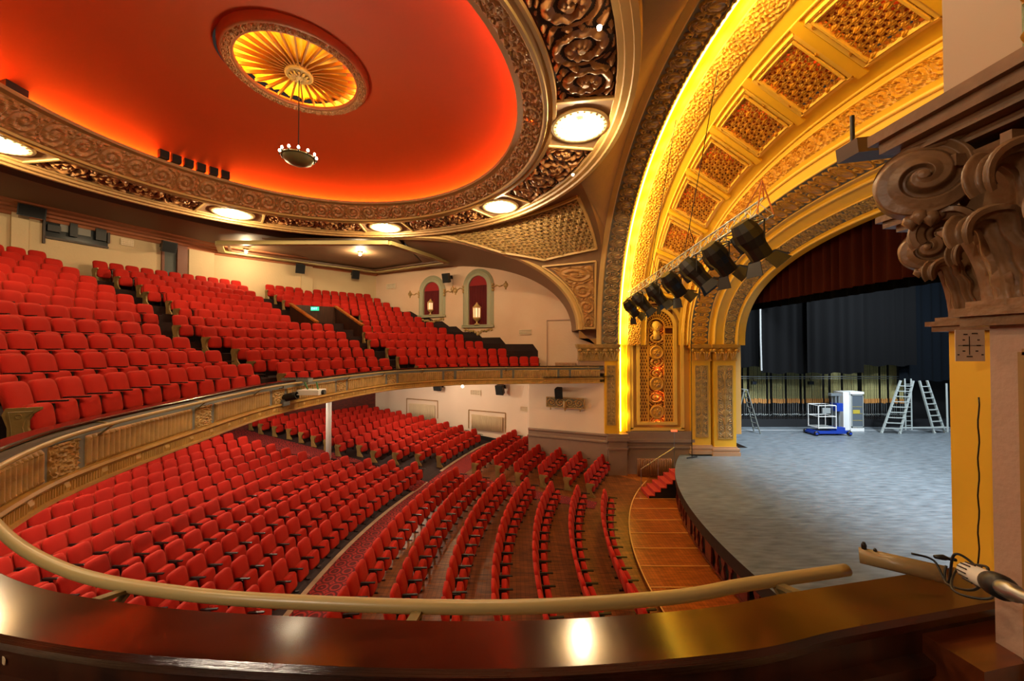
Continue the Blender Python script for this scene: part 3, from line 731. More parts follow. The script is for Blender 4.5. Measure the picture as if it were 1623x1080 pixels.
for k in range(11):
    a, b = phe[k], phe[k + 1]; da = (b - a) * .10; us = np.linspace(a + da, b - da, 190)
    ctr = fC(np.array((a + b) / 2), np.array(.5))
    r_ = thing('coffer_panel', None, None, tuple(ctr))
    sc = 4.3; s0 = np.interp(a, PH, LC)
    uu = lambda U: (np.interp(U, PH, LC) - s0) * sc
    mb = MB(); mb.relief(fC, us, np.linspace(.09, .91, 210), lambda U, V: h_lat(uu(U), V * 2.3 * sc), .10, flip=-1, hole=lambda U, V: hole_lat(uu(U), V * 2.3 * sc))
    mb.build('lattice', yellowgold, r_, world=True)
    mb = MB(); fr2 = [(a + da, .08), (b - da, .08), (b - da, .92), (a + da, .92)]; frame_line(mb, fC, fr2, .10, .13)
    fr3 = [(a + da * 1.6, .12), (b - da * 1.6, .12), (b - da * 1.6, .88), (a + da * 1.6, .88)]; frame_line(mb, fC, fr3, .05, .2)
    mb.build('frame', MATS['pale_yellow_paint'], r_, world=True)
    hi = ['lowest', 'second from the foot', 'third from the foot', 'fourth from the foot', 'fifth from the foot', 'topmost', 'first past the top', 'second past the top', 'third past the top', 'fourth past the top', 'last over the near pier'][k]
    tag(r_, f'yellow framed pierced lattice coffer of the big arch, {hi}', 'coffer', 'lattice coffers of the arch')
    if 1 <= k <= 7:
        for dv in (.3, .65):
            c2 = lerp_surf(arch(6.95, 9.6, 8.3), arch(8.65, 9.6, 7.05))(np.array((a + b) / 2 + (dv - .5) * .1), np.array(dv)); lamp('POINT', tuple(c2), 7, (1, .16, .02), .06, name='coffer_lamp')
# ---- wall below the arch at the far side: recess with grille
WY = 19.42
mb = MB(); mb.box(5.9, 12.0, WY + .12, WY + .3, -4.6, 2.6); mb.build('side_wall', mat('arch_side_paint', '#c9a05a', .5), ROOT, world=True)
mb = MB(); mb.box(5.42, 5.5, 19.15, 19.55, -4.55, .05); mb.box(5.95, 6.12, 19.28, 19.55, -4.55, .6); mb.box(5.42, 6.0, 19.48, 19.55, -4.55, .1); mb.build('cove_side', yellow, ROOT, world=True)
g = thing('arched_grille', 'tall arched gilded grille with three medallions and a mask beside the stage', 'grille', (7.5, WY, -4.3))
gx0, gx1, gz0, gzs = 6.62, 8.42, -4.0, 1.0; gc = (gx0 + gx1) / 2; gr = (gx1 - gx0) / 2
mb = MB()
def ar(r, n=24, z=gzs): return [(gc + r * math.cos(t), WY - .02, z + r * math.sin(t)) for t in np.linspace(0, PI, n)]
for rr_, wd, zb in ((gr + .42, .16, -4.3), (gr + .06, .12, gz0)):
    q = [(gc + rr_, WY - .02, zb)] + ar(rr_) + [(gc - rr_, WY - .02, zb)]
    for a, b in zip(q[:-1], q[1:]): mb.bar(a, b, .16, wd, up=(0, 1, 0))
    mb.bar((gc - rr_ - .08, WY - .02, zb), (gc + rr_ + .08, WY - .02, zb), .16, .14)
mb.build('frame', MATS['pale_yellow_paint'], g, world=True)
mb = MB()
for x in (gc - .42, gc + .42): mb.bar((x, WY, gz0), (x, WY, gzs), .06, .08, up=(0, 1, 0))
for z in (gzs - .02, .62): mb.bar((gx0, WY, z), (gx0 + .48, WY, z), .05, .07); mb.bar((gx1 - .48, WY, z), (gx1, WY, z), .05, .07)
q = ar(.44, 14)
for a, b in zip(q[:-1], q[1:]): mb.bar(a, b, .06, .08, up=(0, 1, 0))
for t in np.linspace(.08, PI - .08, 17):
    a = (gc + .5 * math.cos(t), WY, gzs + .5 * math.sin(t)); b = (gc + (gr - .02) * math.cos(t), WY, gzs + (gr - .02) * math.sin(t)); mb.bar(a, b, .04, .05, up=(0, 1, 0))
for rr_ in (.62, .76):
    q = ar(rr_, 20)
    for a, b in zip(q[:-1], q[1:]): mb.bar(a, b, .035, .04, up=(0, 1, 0))
mb.build('tracery', yellowgold, g, world=True)
for x0, x1 in ((gx0, gx0 + .46), (gx1 - .46, gx1)):     # side strips of fish-scale lattice
    mb = MB(); fs = lambda U, V: np.stack([U, WY + .01 + 0 * U, V], -1)
    sx, sz = .13, .17
    def hole(U, V):
        row = np.floor(V / sz); x = ((U / sx + .5 * (row % 2)) % 1) - .5; z = (V / sz) % 1
        return (np.abs(x) < .36 * (1 - z) + .02) & (z > .12) & (z < .9)
    mb.relief(fs, np.linspace(x0, x1, 60), np.linspace(gz0, .6, 420), lambda U, V: 0 * U, .01, hole=hole); mb.build('scale_lattice', yellowgold, g, world=True)
mb = MB(); fs = lambda U, V: np.stack([U, WY + .02 + 0 * U, V], -1)
hh = lambda U, V: h_scroll((V + 8) * 1.6, (U - gc + .42) / .84)
mb.relief(fs, np.linspace(gc - .4, gc + .4, 60), np.linspace(gz0, gzs + .3, 380), hh, .07, flip=1, hole=lambda U, V: hh(U, V) < .16)
mb.build('scroll_tracery', yellowgold, g, world=True)
for z in (-.32, -1.95, -3.42):
    mb = MB(); c = (gc, WY - .08, z)
    mb.lathe([(0, -.07), (.12, -.05), (.2, -.02), (.27, 0), (.29, -.06), (.34, -.06), (.36, .02), (.36, .08)], 28, o=(gc, WY - .04, z), axis='y')
    for t in range(6): a = t * PI / 3; mb.bar((gc + .04 * math.cos(a), WY - .1, z + .04 * math.sin(a)), (gc + .18 * math.cos(a + .5), WY - .09, z + .18 * math.sin(a + .5)), .05, .04, up=(0, 1, 0))
    mb.build('medallion', yellowgold, g, world=True, smooth=True)
mb = MB()
for i, (r, z, dz) in enumerate(((.17, gzs - .02, 1.35), (.24, gzs + .06, 1.1))):
    v = []; n, m_ = 16, 10
    for a in np.linspace(0, PI, m_):
        for b in np.linspace(0, 2 * PI, n, endpoint=False):
            yy = -math.sin(a) * math.cos(b) * r * .7; v.append((gc + r * math.sin(a) * math.sin(b), WY - .02 + yy * (1 if yy < 0 else .2) + (i * .05), z + r * dz * math.cos(a)))
    mb.add(v, [(p * n + q, p * n + (q + 1) % n, (p + 1) * n + (q + 1) % n, (p + 1) * n + q) for p in range(m_ - 1) for q in range(n)])
for dx in (-.06, .06): mb.box(gc + dx - .03, gc + dx + .03, WY - .17, WY - .13, gzs + .02, gzs + .05)
mb.box(gc - .022, gc + .022, WY - .2, WY - .12, gzs - .08, gzs + .04); mb.box(gc - .05, gc + .05, WY - .16, WY - .12, gzs - .14, gzs - .12)
mb.box(gc - .16, gc + .16, WY - .06, WY, .35, .8)
mb.build('mask', MATS['pale_yellow_paint'], g, world=True, smooth=True)
mb = MB(); mb.box(gx0, gx1, WY + .1, WY + .13, gz0, gzs + gr); mb.build('backing', mat('grille_backing', '#5a2508', .8), g, world=True)
for z in (-1.2, -2.6, -3.8, .9): lamp('POINT', (gc + .1, WY + .055, z), 9, (1, .22, .03), .03, name='grille_lamp')
# ---- pilasters
def pilaster(x0, x1, yf, zt, zb, name, label, bodym, panel=True, cap=True, stagebase=False, capm=None, depth=.5):
    r_ = thing(name, None, None, ((x0 + x1) / 2, yf + depth / 2, zb)); tag(r_, label, 'pilaster')
    mb = MB(); mb.box(x0, x1, yf, yf + depth, zb, zt); mb.build('shaft', bodym, r_, world=True)
    if panel:
        m = .17 * (x1 - x0); f = lambda U, V: np.stack([U, yf - .005 + 0 * U, V], -1); wd = (x1 - x0) - 2 * m
        mb = MB(); mb.relief(f, np.linspace(x0 + m, x1 - m, 46), np.linspace(zb + .45, zt - .25, 330), lambda U, V: h_cand((U - x0 - m) / wd, (V - zb) / wd), .05, ground=.16, flip=1)
        mb.build('carved_panel', [oldgold, greyground], r_, world=True)
        mb = MB(); q = [(x0 + m, yf - .01, zb + .45), (x1 - m, yf - .01, zb + .45), (x1 - m, yf - .01, zt - .25), (x0 + m, yf - .01, zt - .25)]
        for i in range(4): mb.bar(q[i], q[(i + 1) % 4], .05, .05, up=(0, 1, 0))
        mb.build('panel_frame', gold, r_, world=True)
    if cap:
        mb = MB(); zc = zt; H = .86; e = .12
        for (z0, z1, o_) in ((0, .06, .05), (.06, .62, .02), (.62, .68, .08), (.68, .80, .14), (.80, .86, .17)): mb.box(x0 - o_, x1 + o_, yf - o_, yf + depth, zc + z0, zc + z1)
        n = max(2, round((x1 - x0) / .4))
        for i in range(n + 1):
            x = x0 + (x1 - x0) * i / n
            mb.lathe([(0, -.06), (.05, -.05), (.09, 0), (.07, .02), (.12, .03), (.13, 0)], 12, o=(x, yf - .1, zc + .55), axis='y')
            if i < n:
                xc = x + (x1 - x0) / n / 2
                for s in (-1, 0, 1):
                    mb.tube([(xc + s * .04, yf - .03, zc + .08), (xc + s * .10, yf - .08, zc + .3), (xc + s * .14, yf - .14, zc + .42), (xc + s * .17, yf - .1, zc + .46)], [.05, .05, .04, .02], 6)
        mb.build('capital', capm or oldgold, r_, world=True)
    if stagebase:
        mb = MB()
        for z0, z1, o_ in ((-.42, -.24, .14), (-.24, -.16, .10), (-.16, -.06, .12), (-.06, .02, .04)): mb.box(x0 - o_, x1 + o_, yf - o_, yf + depth, zb + z0, zb + z1)
        mb.build('base', mat('base_paint', '#b08a68', .5) if 'base_paint' not in MATS else MATS['base_paint'], r_, world=True)
    return r_
SPR = -.76
pilaster(4.78, 5.42, 19.2, SPR, -4.5, 'pilaster', 'yellow pilaster with narrow carved panel beside the glowing strip', yellow)
pilaster(9.28, 10.22, 19.2, SPR, -5.1, 'pilaster', 'yellow carved pilaster right of the arched grille, stepped back', yellow, stagebase=True, capm=yellowgold)
pilaster(10.36, 11.5, 19.15, SPR, -5.18, 'pilaster', 'yellow carved pilaster at the very edge of the stage opening', yellow, stagebase=True, capm=yellowgold)
pl = pilaster(3.5, 4.78, 19.25, SPR, -1.4, 'pier', 'mauve pier with a small sunk panel at the far end of the balcony front', mauve, panel=False)
mb = MB(); q = [(3.98, 19.24, SPR - .12), (4.5, 19.24, SPR - .12), (4.5, 19.24, -1.3), (3.98, 19.24, -1.3)]
for i in range(4): mb.bar(q[i], q[(i + 1) % 4], .03, .04, up=(0, 1, 0))
mb.build('panel_frame', mauve, pl, world=True)
# dado under the grille and pilaster foot at the stalls floor
mb = MB(); mb.box(4.95, 5.9, 19.12, 19.6, -6.75, -4.86); mb.box(4.85, 6.0, 19.04, 19.6, -4.86, -4.66); mb.box(4.9, 5.95, 19.08, 19.6, -4.66, -4.5)
mb.box(4.9, 5.95, 19.07, 19.6, -5.3, -5.2)
mb.box(5.9, 9.35, 19.3, 19.6, -6.75, -4.95); mb.box(5.95, 9.4, 19.2, 19.6, -4.95, -4.8); mb.box(5.95, 9.4, 19.26, 19.6, -4.8, -4.4); mb.box(5.95, 9.3, 19.22, 19.6, -5.25, -5.17)
st(mb.build('trim_dado_stage', dado))
# radiator by the stage steps
def radiator(c, dirx, width, h, n, label, m, feet=.08):
    """c: left foot on the floor; dirx: unit vector along the wall"""
    r_ = thing('radiator', label, 'radiator', c); d = Vector((*dirx, 0)); nn = Vector((d.y, -d.x, 0))
    mb = MB(); c = Vector(c)
    for i in range(n):
        p = c + d * (width * (i + .5) / n) + nn * .0
        mb.tube([p + Vector((0, 0, feet)), p + Vector((0, 0, feet + .03)), p + Vector((0, 0, h - .03)), p + Vector((0, 0, h))], [.02, width / n * .38, width / n * .38, .02], 6)
        q = p + nn * .09
        mb.tube([q + Vector((0, 0, feet)), q + Vector((0, 0, h - .02))], width / n * .34, 6)
    mb.build('fins', m, r_, world=True, smooth=True)
    mb = MB()
    for z in (feet + .05, h - .05): mb.cyl(c + Vector((0, 0, z)) + nn * .045, c + d * width + Vector((0, 0, z)) + nn * .045, .03, 8)
    mb.build('header', m, r_, world=True)
    return r_
radiator((6.35, 19.05, -6.66), (1, 0), 1.75, .95, 20, 'brown radiator against the dado behind the stage steps', mat('radiator_brown', '#8a5a36', .4))
d_ = Vector((1, -.48, 0)).normalized()
def onwall(px, py, off=.0):
    """point on the far side wall seen at a pixel, stood off by off"""
    u = (px - 811.5) / FPX; y = (23.2 - off * 1.11) / (1 + .48 * u); q = P(px, py, y=y); return Vector((u * y, y, q[2]))
WR = math.atan2(-.48, 1)
for px0, px1, yt, yb, lab in ((650, 690, 641, 664, 'pale radiator in a wall recess further back, above the rear stalls seats'), (748, 797, 659, 682, 'pale radiator in a wall recess nearer the stage, above the stalls seats')):
    a = onwall(px0, yb, .1); b = onwall(px1, yb, .1); top = onwall((px0 + px1) / 2, yt, .1)
    radiator((a.x, a.y, a.z), (d_.x, d_.y), (b - a).length, max(.5, top.z - a.z), 22, lab, mat('radiator_cream', '#dcc8a8', .45) if 'radiator_cream' not in MATS else MATS['radiator_cream'])
    mb = MB(); a = onwall(px0 - 5, yt - 9, .03); b = onwall(px1 + 4, yt - 5, .03)
    zt = a.z
    mb.bar((a.x, a.y, zt), (b.x, b.y, zt), .08, .05); mb.bar((a.x, a.y, zt), (a.x, a.y, zt - 1.2), .05, .05); mb.bar((b.x, b.y, zt), (b.x, b.y, zt - 1.2), .05, .05)
    st(mb.build('trim_recess', tan))
a = onwall(880, 579, .1); radiator((a.x, a.y, -1.44), (d_.x, d_.y), 1.25, .5, 14, 'tan radiator under the sunk door panel on the upper side wall', MATS['radiator_brown'] if 0 else mat('radiator_tan', '#b98e68', .5))
mb = MB(); a = onwall(867, 508, .03); b = onwall(925, 508, .03)
mb.bar((a.x, a.y, a.z), (b.x, b.y, a.z), .08, .05); mb.bar((a.x, a.y, a.z), (a.x, a.y, -1.4), .05, .05)
st(mb.build('trim_door_panel', mauve))
# ---- rear wall furniture
def onpoly(px, py, i, off=0.0):
    a, b = Vector((*rearpts[i], 0)), Vector((*rearpts[i + 1], 0)); u = (px - 811.5) / FPX
    d = b - a; n = Vector((d.y, -d.x, 0)).normalized()
    if (Vector((-6, 10, 0)) - a).dot(n) < 0: n = -n
    a = a + n * off; t = (u * a.y - a.x) / (d.x - u * d.y); q = a + d * t; z = P(px, py, y=q.y)[2]
    return Vector((q.x, q.y, z)), n
def wallbox(mb, px0, px1, py0, py1, i, o0, o1, mi=0):
    a, n = onpoly(px0, (py0 + py1) / 2, i); b, _ = onpoly(px1, 0, i); c, _ = onpoly((px0 + px1) / 2, py0, i); e, _ = onpoly((px0 + px1) / 2, py1, i)
    zt, zb = c.z, e.z; v = []
    for z in (zb, zt):
        for q, o_ in ((a, o0), (b, o0), (b, o1), (a, o1)): p = q + n * o_; v.append((p.x, p.y, z))
    mb.add(v, [(3, 2, 1, 0), (4, 5, 6, 7), (0, 1, 5, 4), (1, 2, 6, 5), (2, 3, 7, 6), (3, 0, 4, 7)], mi); return a, b, zt, zb, n
def segof(px):
    for i in range(1, 6):
        x0 = 811.5 + FPX * rearpts[i][0] / rearpts[i][1]; x1 = 811.5 + FPX * rearpts[i + 1][0] / max(.5, rearpts[i + 1][1])
        if x1 <= px <= x0: return i
    return 2
# projection booth window
i = segof(115)
wn = thing('window_1', None, None, tuple(onpoly(115, 380, i, .1)[0])); wn['kind'] = 'structure'
mb = MB(); wallbox(mb, 65, 168, 336, 384, i, .0, .02); mb.build('pane', mat('booth_glass', '#20262a', .15), wn, world=True)
mb = MB(); wallbox(mb, 65, 168, 334, 338, i, 0, .12); wallbox(mb, 65, 168, 383, 386, i, 0, .12); wallbox(mb, 63, 67, 334, 386, i, 0, .12); wallbox(mb, 166, 170, 352, 386, i, 0, .12); mb.build('window_frame', mat('window_dark', '#2a1a12', .5), wn, world=True)
mb = MB(); wallbox(mb, 91, 104, 343, 368, i, .03, .06); wallbox(mb, 118, 140, 350, 374, i, .03, .06); mb.build('booth_wall', mat('booth_wall', '#7d7a72', .6), wn, world=True)
for a_, lab in (((105, 117, 352, 376), 'tall dark projector in the middle of the booth window'), ((69, 90, 358, 368), 'low dark equipment box at the left of the booth window'), ((146, 163, 360, 382), 'dark equipment cabinet at the right of the booth window')):
    mb = MB(); wallbox(mb, *a_, i, .05, .2); tag(mb.build('projector', black), lab, 'projector')
# door at the top of the aisle
i = segof(268)
dr = thing('door_1', None, None, tuple(onpoly(268, 430, i, .1)[0])); dr['kind'] = 'structure'
mb = MB(); wallbox(mb, 257, 277, 386, 440, i, .0, .03); mb.build('door_leaf', mat('dark_door', '#2e322c', .4), dr, world=True)
mb = MB(); wallbox(mb, 277, 293, 388, 440, i, .0, .16); wallbox(mb, 253, 257, 384, 440, i, 0, .12); mb.build('door_frame', mat('door_frame_brown', '#6d3a22', .5), dr, world=True)
mb = MB(); wallbox(mb, 187, 210, 378, 391, segof(198), 0, .05); mb.build('backing', darkground) if 0 else None
def vent(px0, px1, py0, py1, fn, label):
    mb = MB(); q = [fn(px0, py0), fn(px1, py0), fn(px1, py1), fn(px0, py1)]; z0 = (q[2].z + q[3].z) / 2; z1 = (q[0].z + q[1].z) / 2; a, b = q[0], q[1]; d = (b - a); d.z = 0; L = d.length; d.normalize()
    for k in range(4): z = z0 + (z1 - z0) * k / 3; mb.bar((a.x, a.y, z), (a.x + d.x * L, a.y + d.y * L, z), .04, .04)
    n = 12
    for k in range(n + 1):
        x, y = a.x + d.x * L * k / n, a.y + d.y * L * k / n; mb.bar((x, y, z0), (x, y, z1), .03, .03)
    o = mb.build('wall_vent', MATS['radiator_cream']); tag(o, label, 'vent')
    mb = MB(); mb.add([(a.x + .01, a.y + .03, z0), (a.x + d.x * L, a.y + d.y * L + .03, z0), (a.x + d.x * L, a.y + d.y * L + .03, z1), (a.x + .01, a.y + .03, z1)], [(0, 1, 2, 3)])
    bk = mb.build('back_plate', mat('vent_dark', '#5a4030', .7) if 'vent_dark' not in MATS else MATS['vent_dark']); bk.parent = o; bk.location = bk.location - o.location
vent(189, 209, 380, 389, lambda x, y: onpoly(x, y, segof(198), .06)[0], 'small white lattice vent high on the rear wall beside the booth window')
vent(612, 626, 450, 458, lambda x, y: onwall(x, y, .06), 'small pale vent on the upper side wall near the rear corner')
vent(823, 842, 523, 530, lambda x, y: onwall(x, y, .06), 'small pale lattice vent on the upper side wall left of the sunk door panel')
vent(746, 762, 619, 626, lambda x, y: onwall(x, y, .06), 'small lattice vent just below the balcony beside the wall lamp')
vent(825, 838, 645, 652, lambda x, y: onwall(x, y, .06), 'small lattice vent on the lower side wall at the splayed corner')
# flat pilaster strips on the rear walls
mb = MB()
for px0, px1 in ((296, 336), (476, 494)):
    wallbox(mb, px0, px1, 360, 470, segof((px0 + px1) / 2), 0, .12)
for px0, px1 in ((12, 40),): wallbox(mb, px0, px1, 322, 420, segof(25), 0, .15)
st(mb.build('trim_rear_strips', plaster))
mb = MB(); a = onwall(590, 430, .1); b = onwall(608, 430, .1); mb.bar((a.x, a.y, 1.0), (a.x, a.y, 5.7), .5, .1, up=(0, 1, 0)); st(mb.build('trim_corner', plaster))
# loudspeakers
def speaker(p, n, size, label, tilt=.25, down=.25):
    n = Vector(n).normalized(); rz = math.atan2(n.y, n.x)
    r_ = thing('loudspeaker', label, 'loudspeaker', (p.x + n.x * .58, p.y + n.y * .58, p.z), rot=(0, down, rz), group='black wall loudspeakers')
    wd, ht, dp = size; mb = MB()
    mb.add([(-dp / 2, -wd * .32, -ht / 2), (dp / 2, -wd / 2, -ht / 2), (dp / 2, wd / 2, -ht / 2), (-dp / 2, wd * .32, -ht / 2), (-dp / 2, -wd * .32, ht / 2), (dp / 2, -wd / 2, ht / 2), (dp / 2, wd / 2, ht / 2), (-dp / 2, wd * .32, ht / 2)],
           [(3, 2, 1, 0), (4, 5, 6, 7), (0, 1, 5, 4), (1, 2, 6, 5), (2, 3, 7, 6), (3, 0, 4, 7)]); mb.build('cabinet', black, r_)
    mb = MB(); mb.box(dp / 2, dp / 2 + .015, -wd * .44, wd * .44, -ht * .44, ht * .44); mb.build('grille', mat('speaker_cloth', '#151517', .9) if 'speaker_cloth' not in MATS else MATS['speaker_cloth'], r_)
    mb = MB(); mb.bar((-dp / 2 - .3, 0, 0), (-dp / 2, 0, 0), .05, .05); mb.box(-dp / 2 - .32, -dp / 2 - .28, -.1, .1, -.12, .12); mb.build('bracket', darkmet, r_)
nC = (-.43, -.9)
for px, py, s_, lab in ((716, 443, (.48, .62, .4), 'black loudspeaker between the two arched niches'), (735 + 65, 616, (.5, .6, .42), 'black loudspeaker under the balcony end on the side wall'), (703, 614, (.6, .3, .3), 'flat black loudspeaker just under the balcony front beside the wall lamp')):
    q = onwall(px, py); speaker(q, nC, s_, lab)
q = Vector(P(890, 622, y=20.0)); speaker(q + Vector((0, .25, 0)), (-.3, -1), (.42, .55, .35), 'black loudspeaker above the small scroll plaque')
for px, py, s_, lab in ((35, 336, (.75, .55, .45), 'large black loudspeaker at the end of the booth window wall'), (254, 393, (.6, .55, .45), 'black loudspeaker beside the dark door at the top of the aisle'), (470, 428, (.55, .6, .4), 'black loudspeaker on the rear wall by the pilaster strip'), (557, 437, (.5, .6, .4), 'black loudspeaker on the rear corner wall panel')):
    i = segof(px); q, n = onpoly(px, py, i); speaker(q, (n.x, n.y), s_, lab)
# ---- niches with urns
def niche(px0, px1, pt, pb, label, ulabel, cur_label):
    a = onwall(px0, pb); b = onwall(px1, pb); zt = onwall((px0 + px1) / 2, pt).z; zb = (a.z + b.z) / 2; L = (b - a).length; L = math.hypot(b.x - a.x, b.y - a.y)
    c = (a + b) / 2; r_ = thing('niche', label, 'niche', (c.x, c.y, zb), rz=WR)
    # local: x along the wall, -y towards the room
    R = L / 2; zs = (zt - zb) - R; H = zt - zb
    def outline(r, zb_=0): return [(r, 0, zb_)] + [(r * math.cos(t), 0, zs + r * math.sin(t)) for t in np.linspace(0, PI, 20)] + [(-r, 0, zb_)]
    greenish = MATS.get('niche_green') or mat('niche_green', '#9a9a7c', .5, .1, 20)
    mb = MB()
    for r0, r1, y0, y1 in ((R, R * .86, -.02, -.13), (R * .86, R * .74, -.13, -.06), (R * .74, R * .6, -.06, -.1), (R * .6, R * .58, -.1, -.0)):
        A = outline(r0); B = outline(r1); A = [(x, y0, z) for x, _, z in A]; B = [(x, y1, z) for x, _, z in B]; n = len(A)
        mb.add(A + B, [(i, i + 1, n + i + 1, n + i) for i in range(n - 1)])
    mb.box(-R * 1.02, R * 1.02, -.16, 0, -.02, .12); mb.box(-R * .98, R * .98, -.2, 0, .10, .16)
    mb.build('frame', greenish, r_)
    for s in (-1, 1):
        mb = MB()
        for dz in (-.05, .12, .3): mb.lathe([(0, -.1), (.06, -.08), (.1, 0)], 10, o=(s * R * .95, -.06, zs - dz), axis='y')
        mb.tube([(s * R, -.05, zs - .1), (s * R * 1.2, -.05, zs - .02), (s * R * 1.35, -.05, zs - .12), (s * R * 1.55, -.05, zs - .05)], .035, 6)
        mb.lathe([(0, -.07), (.08, -.06), (.11, -.03), (.14, -.05), (.17, 0)], 12, o=(s * R * 1.72, -.01, zs - .05), axis='y')
        for dz in (.2, -.22): mb.lathe([(0, -.05), (.06, 0)], 8, o=(s * R * 1.72, -.01, zs - .05 + dz), axis='y')
        mb.build('scroll_mount', oldgold, r_)
    mb = MB()
    for k in range(-5, 6):
        mb.lathe([(0, -.08), (.06, -.06), (.09, 0)], 8, o=(k * R * .17, -.03, -.12 - .20 * (1 - abs(k) / 5.2) - .05 * (k % 2)), axis='y')
    mb.lathe([(0, -.1), (.1, -.07), (.13, 0)], 10, o=(0, -.03, -.45), axis='y')
    mb.tube([(-R * .9, -.03, -.05), (-R * .6, -.04, -.2), (-R * .25, -.04, -.2), (0, -.05, -.4), (R * .25, -.04, -.2), (R * .6, -.04, -.2), (R * .9, -.03, -.05)], .04, 6); mb.build('scroll_apron', oldgold, r_)
    # recess shell
    mb = MB(); A = outline(R * .58); n = len(A); A0 = [(x, 0, z) for x, _, z in A]; A1 = [(x, .0, z) for x, _, z in A]
    mb.add([(x, -.004, z) for x, _, z in A], [tuple(range(n - 1, -1, -1))]); mb.build('recess_back', mat('niche_red', '#8e0f12', .8) if 'niche_red' not in MATS else MATS['niche_red'], r_)
    # pleated curtain
    mb = MB(); xs = np.linspace(-R * .56, R * .56, 61); top = zs + R * .05
    pts = np.array([[(x, -.035 - .02 * math.sin(x * 52), .16), (x, -.035 - .02 * math.sin(x * 52), top + .0)] for x in xs]); mb.grid(pts)
    o = mb.build('niche_curtain', mat('niche_curtain', '#5a0a10', .9) if 'niche_curtain' not in MATS else MATS['niche_curtain'], loc=(0, 0, 0)); o.location = r_.location; o.rotation_euler = r_.rotation_euler
    tag(o, cur_label, 'curtain')
    # urn lamp
    u = thing('urn_lamp', ulabel, 'urn lamp', tuple(Vector((c.x, c.y, zb + .16)) + Vector((-.43, -.9, 0)) * .17), rz=WR)
    prof = [(0.01, 0), (.12, 0), (.12, .03), (.05, .06), (.04, .14), (.08, .18), (.17, .26), (.19, .3), (.19, .34)]
    mb = MB(); mb.lathe(prof, 20); mb.lathe([(.2, .78), (.21, .82), (.12, .9), (.05, .98), (.05, 1.02), (.0, 1.06)], 20)
    for k in range(8): t = k * PI / 4; mb.bar((.18 * math.cos(t), .18 * math.sin(t), .34), (.19 * math.cos(t), .19 * math.sin(t), .8), .03, .03)
    k_ = .62 / .5 * .5 / 1.06 * (1.9 if H > 2.5 else 1.75)
    mb.build('body', cream, u, smooth=False)
    mb = MB(); mb.lathe([(.155, .34), (.165, .56), (.155, .78)], 20); mb.build('lamp_shade', mat('urn_glow', '#ffd9b0', .6, emit=(1, .55, .3, 1), es=.7) if 'urn_glow' not in MATS else MATS['urn_glow'], u, smooth=True)
    sc = H * .36; u.scale = (sc, sc, sc)
niche(664, 706, 437, 503, 'small arched niche with sage green frame, lower of the two on the side wall', 'cream lantern urn in the smaller niche', 'dark red pleated curtain in the smaller niche')
niche(734, 783, 426, 519, 'tall arched niche with sage green frame on the upper side wall', 'cream lantern urn in the taller niche', 'dark red pleated curtain in the taller niche')
# plaque under the speaker
r_ = thing('scroll_plaque', 'small grey and gold scroll plaque on the lower side wall near the stage', 'wall ornament', P(896, 645, y=19.95), rz=math.atan2(-1.58, 4.05))
mb = MB(); mb.relief(lambda U, V: np.stack([U, -.06 + 0 * U, V], -1), np.linspace(-1.0, 1.0, 120), np.linspace(-.02, .46, 34), lambda U, V: h_scroll((U + 1) * 2, (V + .02) / .48), .06, flip=1, ground=.2); mb.build('carved_panel', [oldgold, greyground], r_)
mb = MB(); q = [(-1.02, -.06, -.04), (1.02, -.06, -.04), (1.02, -.06, .48), (-1.02, -.06, .48)]
for i in range(4): mb.bar(q[i], q[(i + 1) % 4], .05, .05, up=(0, 1, 0))
mb.tube([(0, -.08, .3), (0, -.12, .0), (0, -.08, -.22)], [.12, .1, .02], 8)
for s in (-1, 1): mb.cyl((s * .8, -.06, -.04), (s * .8, -.06, -.2), .03, 6)
mb.build('frame', oldgold, r_)
# ---- vomitory in the balcony
def bp(R, deg, z): t = math.radians(deg); return Vector((BC[0] - R * math.cos(t), BC[1] + R * math.sin(t), z))
zlo = btop(4) - .97; zhi = btop(8) - .97
vm = thing('stair_parapet', 'dark timber parapet round the stair opening in the balcony, with sloping orange rails', 'parapet', tuple(bp(16, 43, zlo)))
mb = MB()
def slab(a0, a1, b0, b1, t): # quad wall between two posts (bottom/top at each)
    mb.add([a0, b0, b1, a1], [(0, 1, 2, 3)])
L0, L1 = bp(14.75, 38.2, 0), bp(17.55, 37.6, 0); R0, R1 = bp(14.75, 47.6, 0), bp(17.55, 45.6, 0)
zA0, zA1 = P(503, 512, y=L0.y)[2], P(462, 483, y=L1.y)[2]; zB0, zB1 = P(567, 517, y=R0.y)[2], P(524, 487, y=R1.y)[2]
def wallp(p, q, z0p, z1p, z0q, z1q, m_=0, th_=.08):
    d = (q - p); d.z = 0; d.normalize(); n = Vector((-d.y, d.x, 0)) * th_ / 2
    v = []
    for pt, z0, z1 in ((p, z0p, z1p), (q, z0q, z1q)):
        for s in (-1, 1):
            for z in (z0, z1): v.append((pt.x + n.x * s, pt.y + n.y * s, z))
    mb.add(v, [(0, 1, 3, 2), (4, 6, 7, 5), (0, 4, 5, 1), (2, 3, 7, 6), (1, 5, 7, 3), (0, 2, 6, 4)], m_)
wallp(L0, L1, zlo - 1, zA0, zlo - 1, zA1); wallp(R0, R1, zlo - 1, zB0, zlo - 1, zB1); wallp(L1, R1, zlo - 1, zA1, zlo - 1, zB1)
mb.build('panelling', panelwood, vm, world=True)
mb = MB(); up = Vector((0, 0, .04))
for p, z0, q, z1 in ((L0, zA0, L1, zA1), (R0, zB0, R1, zB1)): mb.bar((p.x, p.y, z0 + .04), (q.x, q.y, z1 + .04), .2, .09)
mb.build('handrail', orangewood, vm, world=True)
mb = MB(); a = L1.lerp(R1, .5); z = P(497, 490, y=a.y)[2]
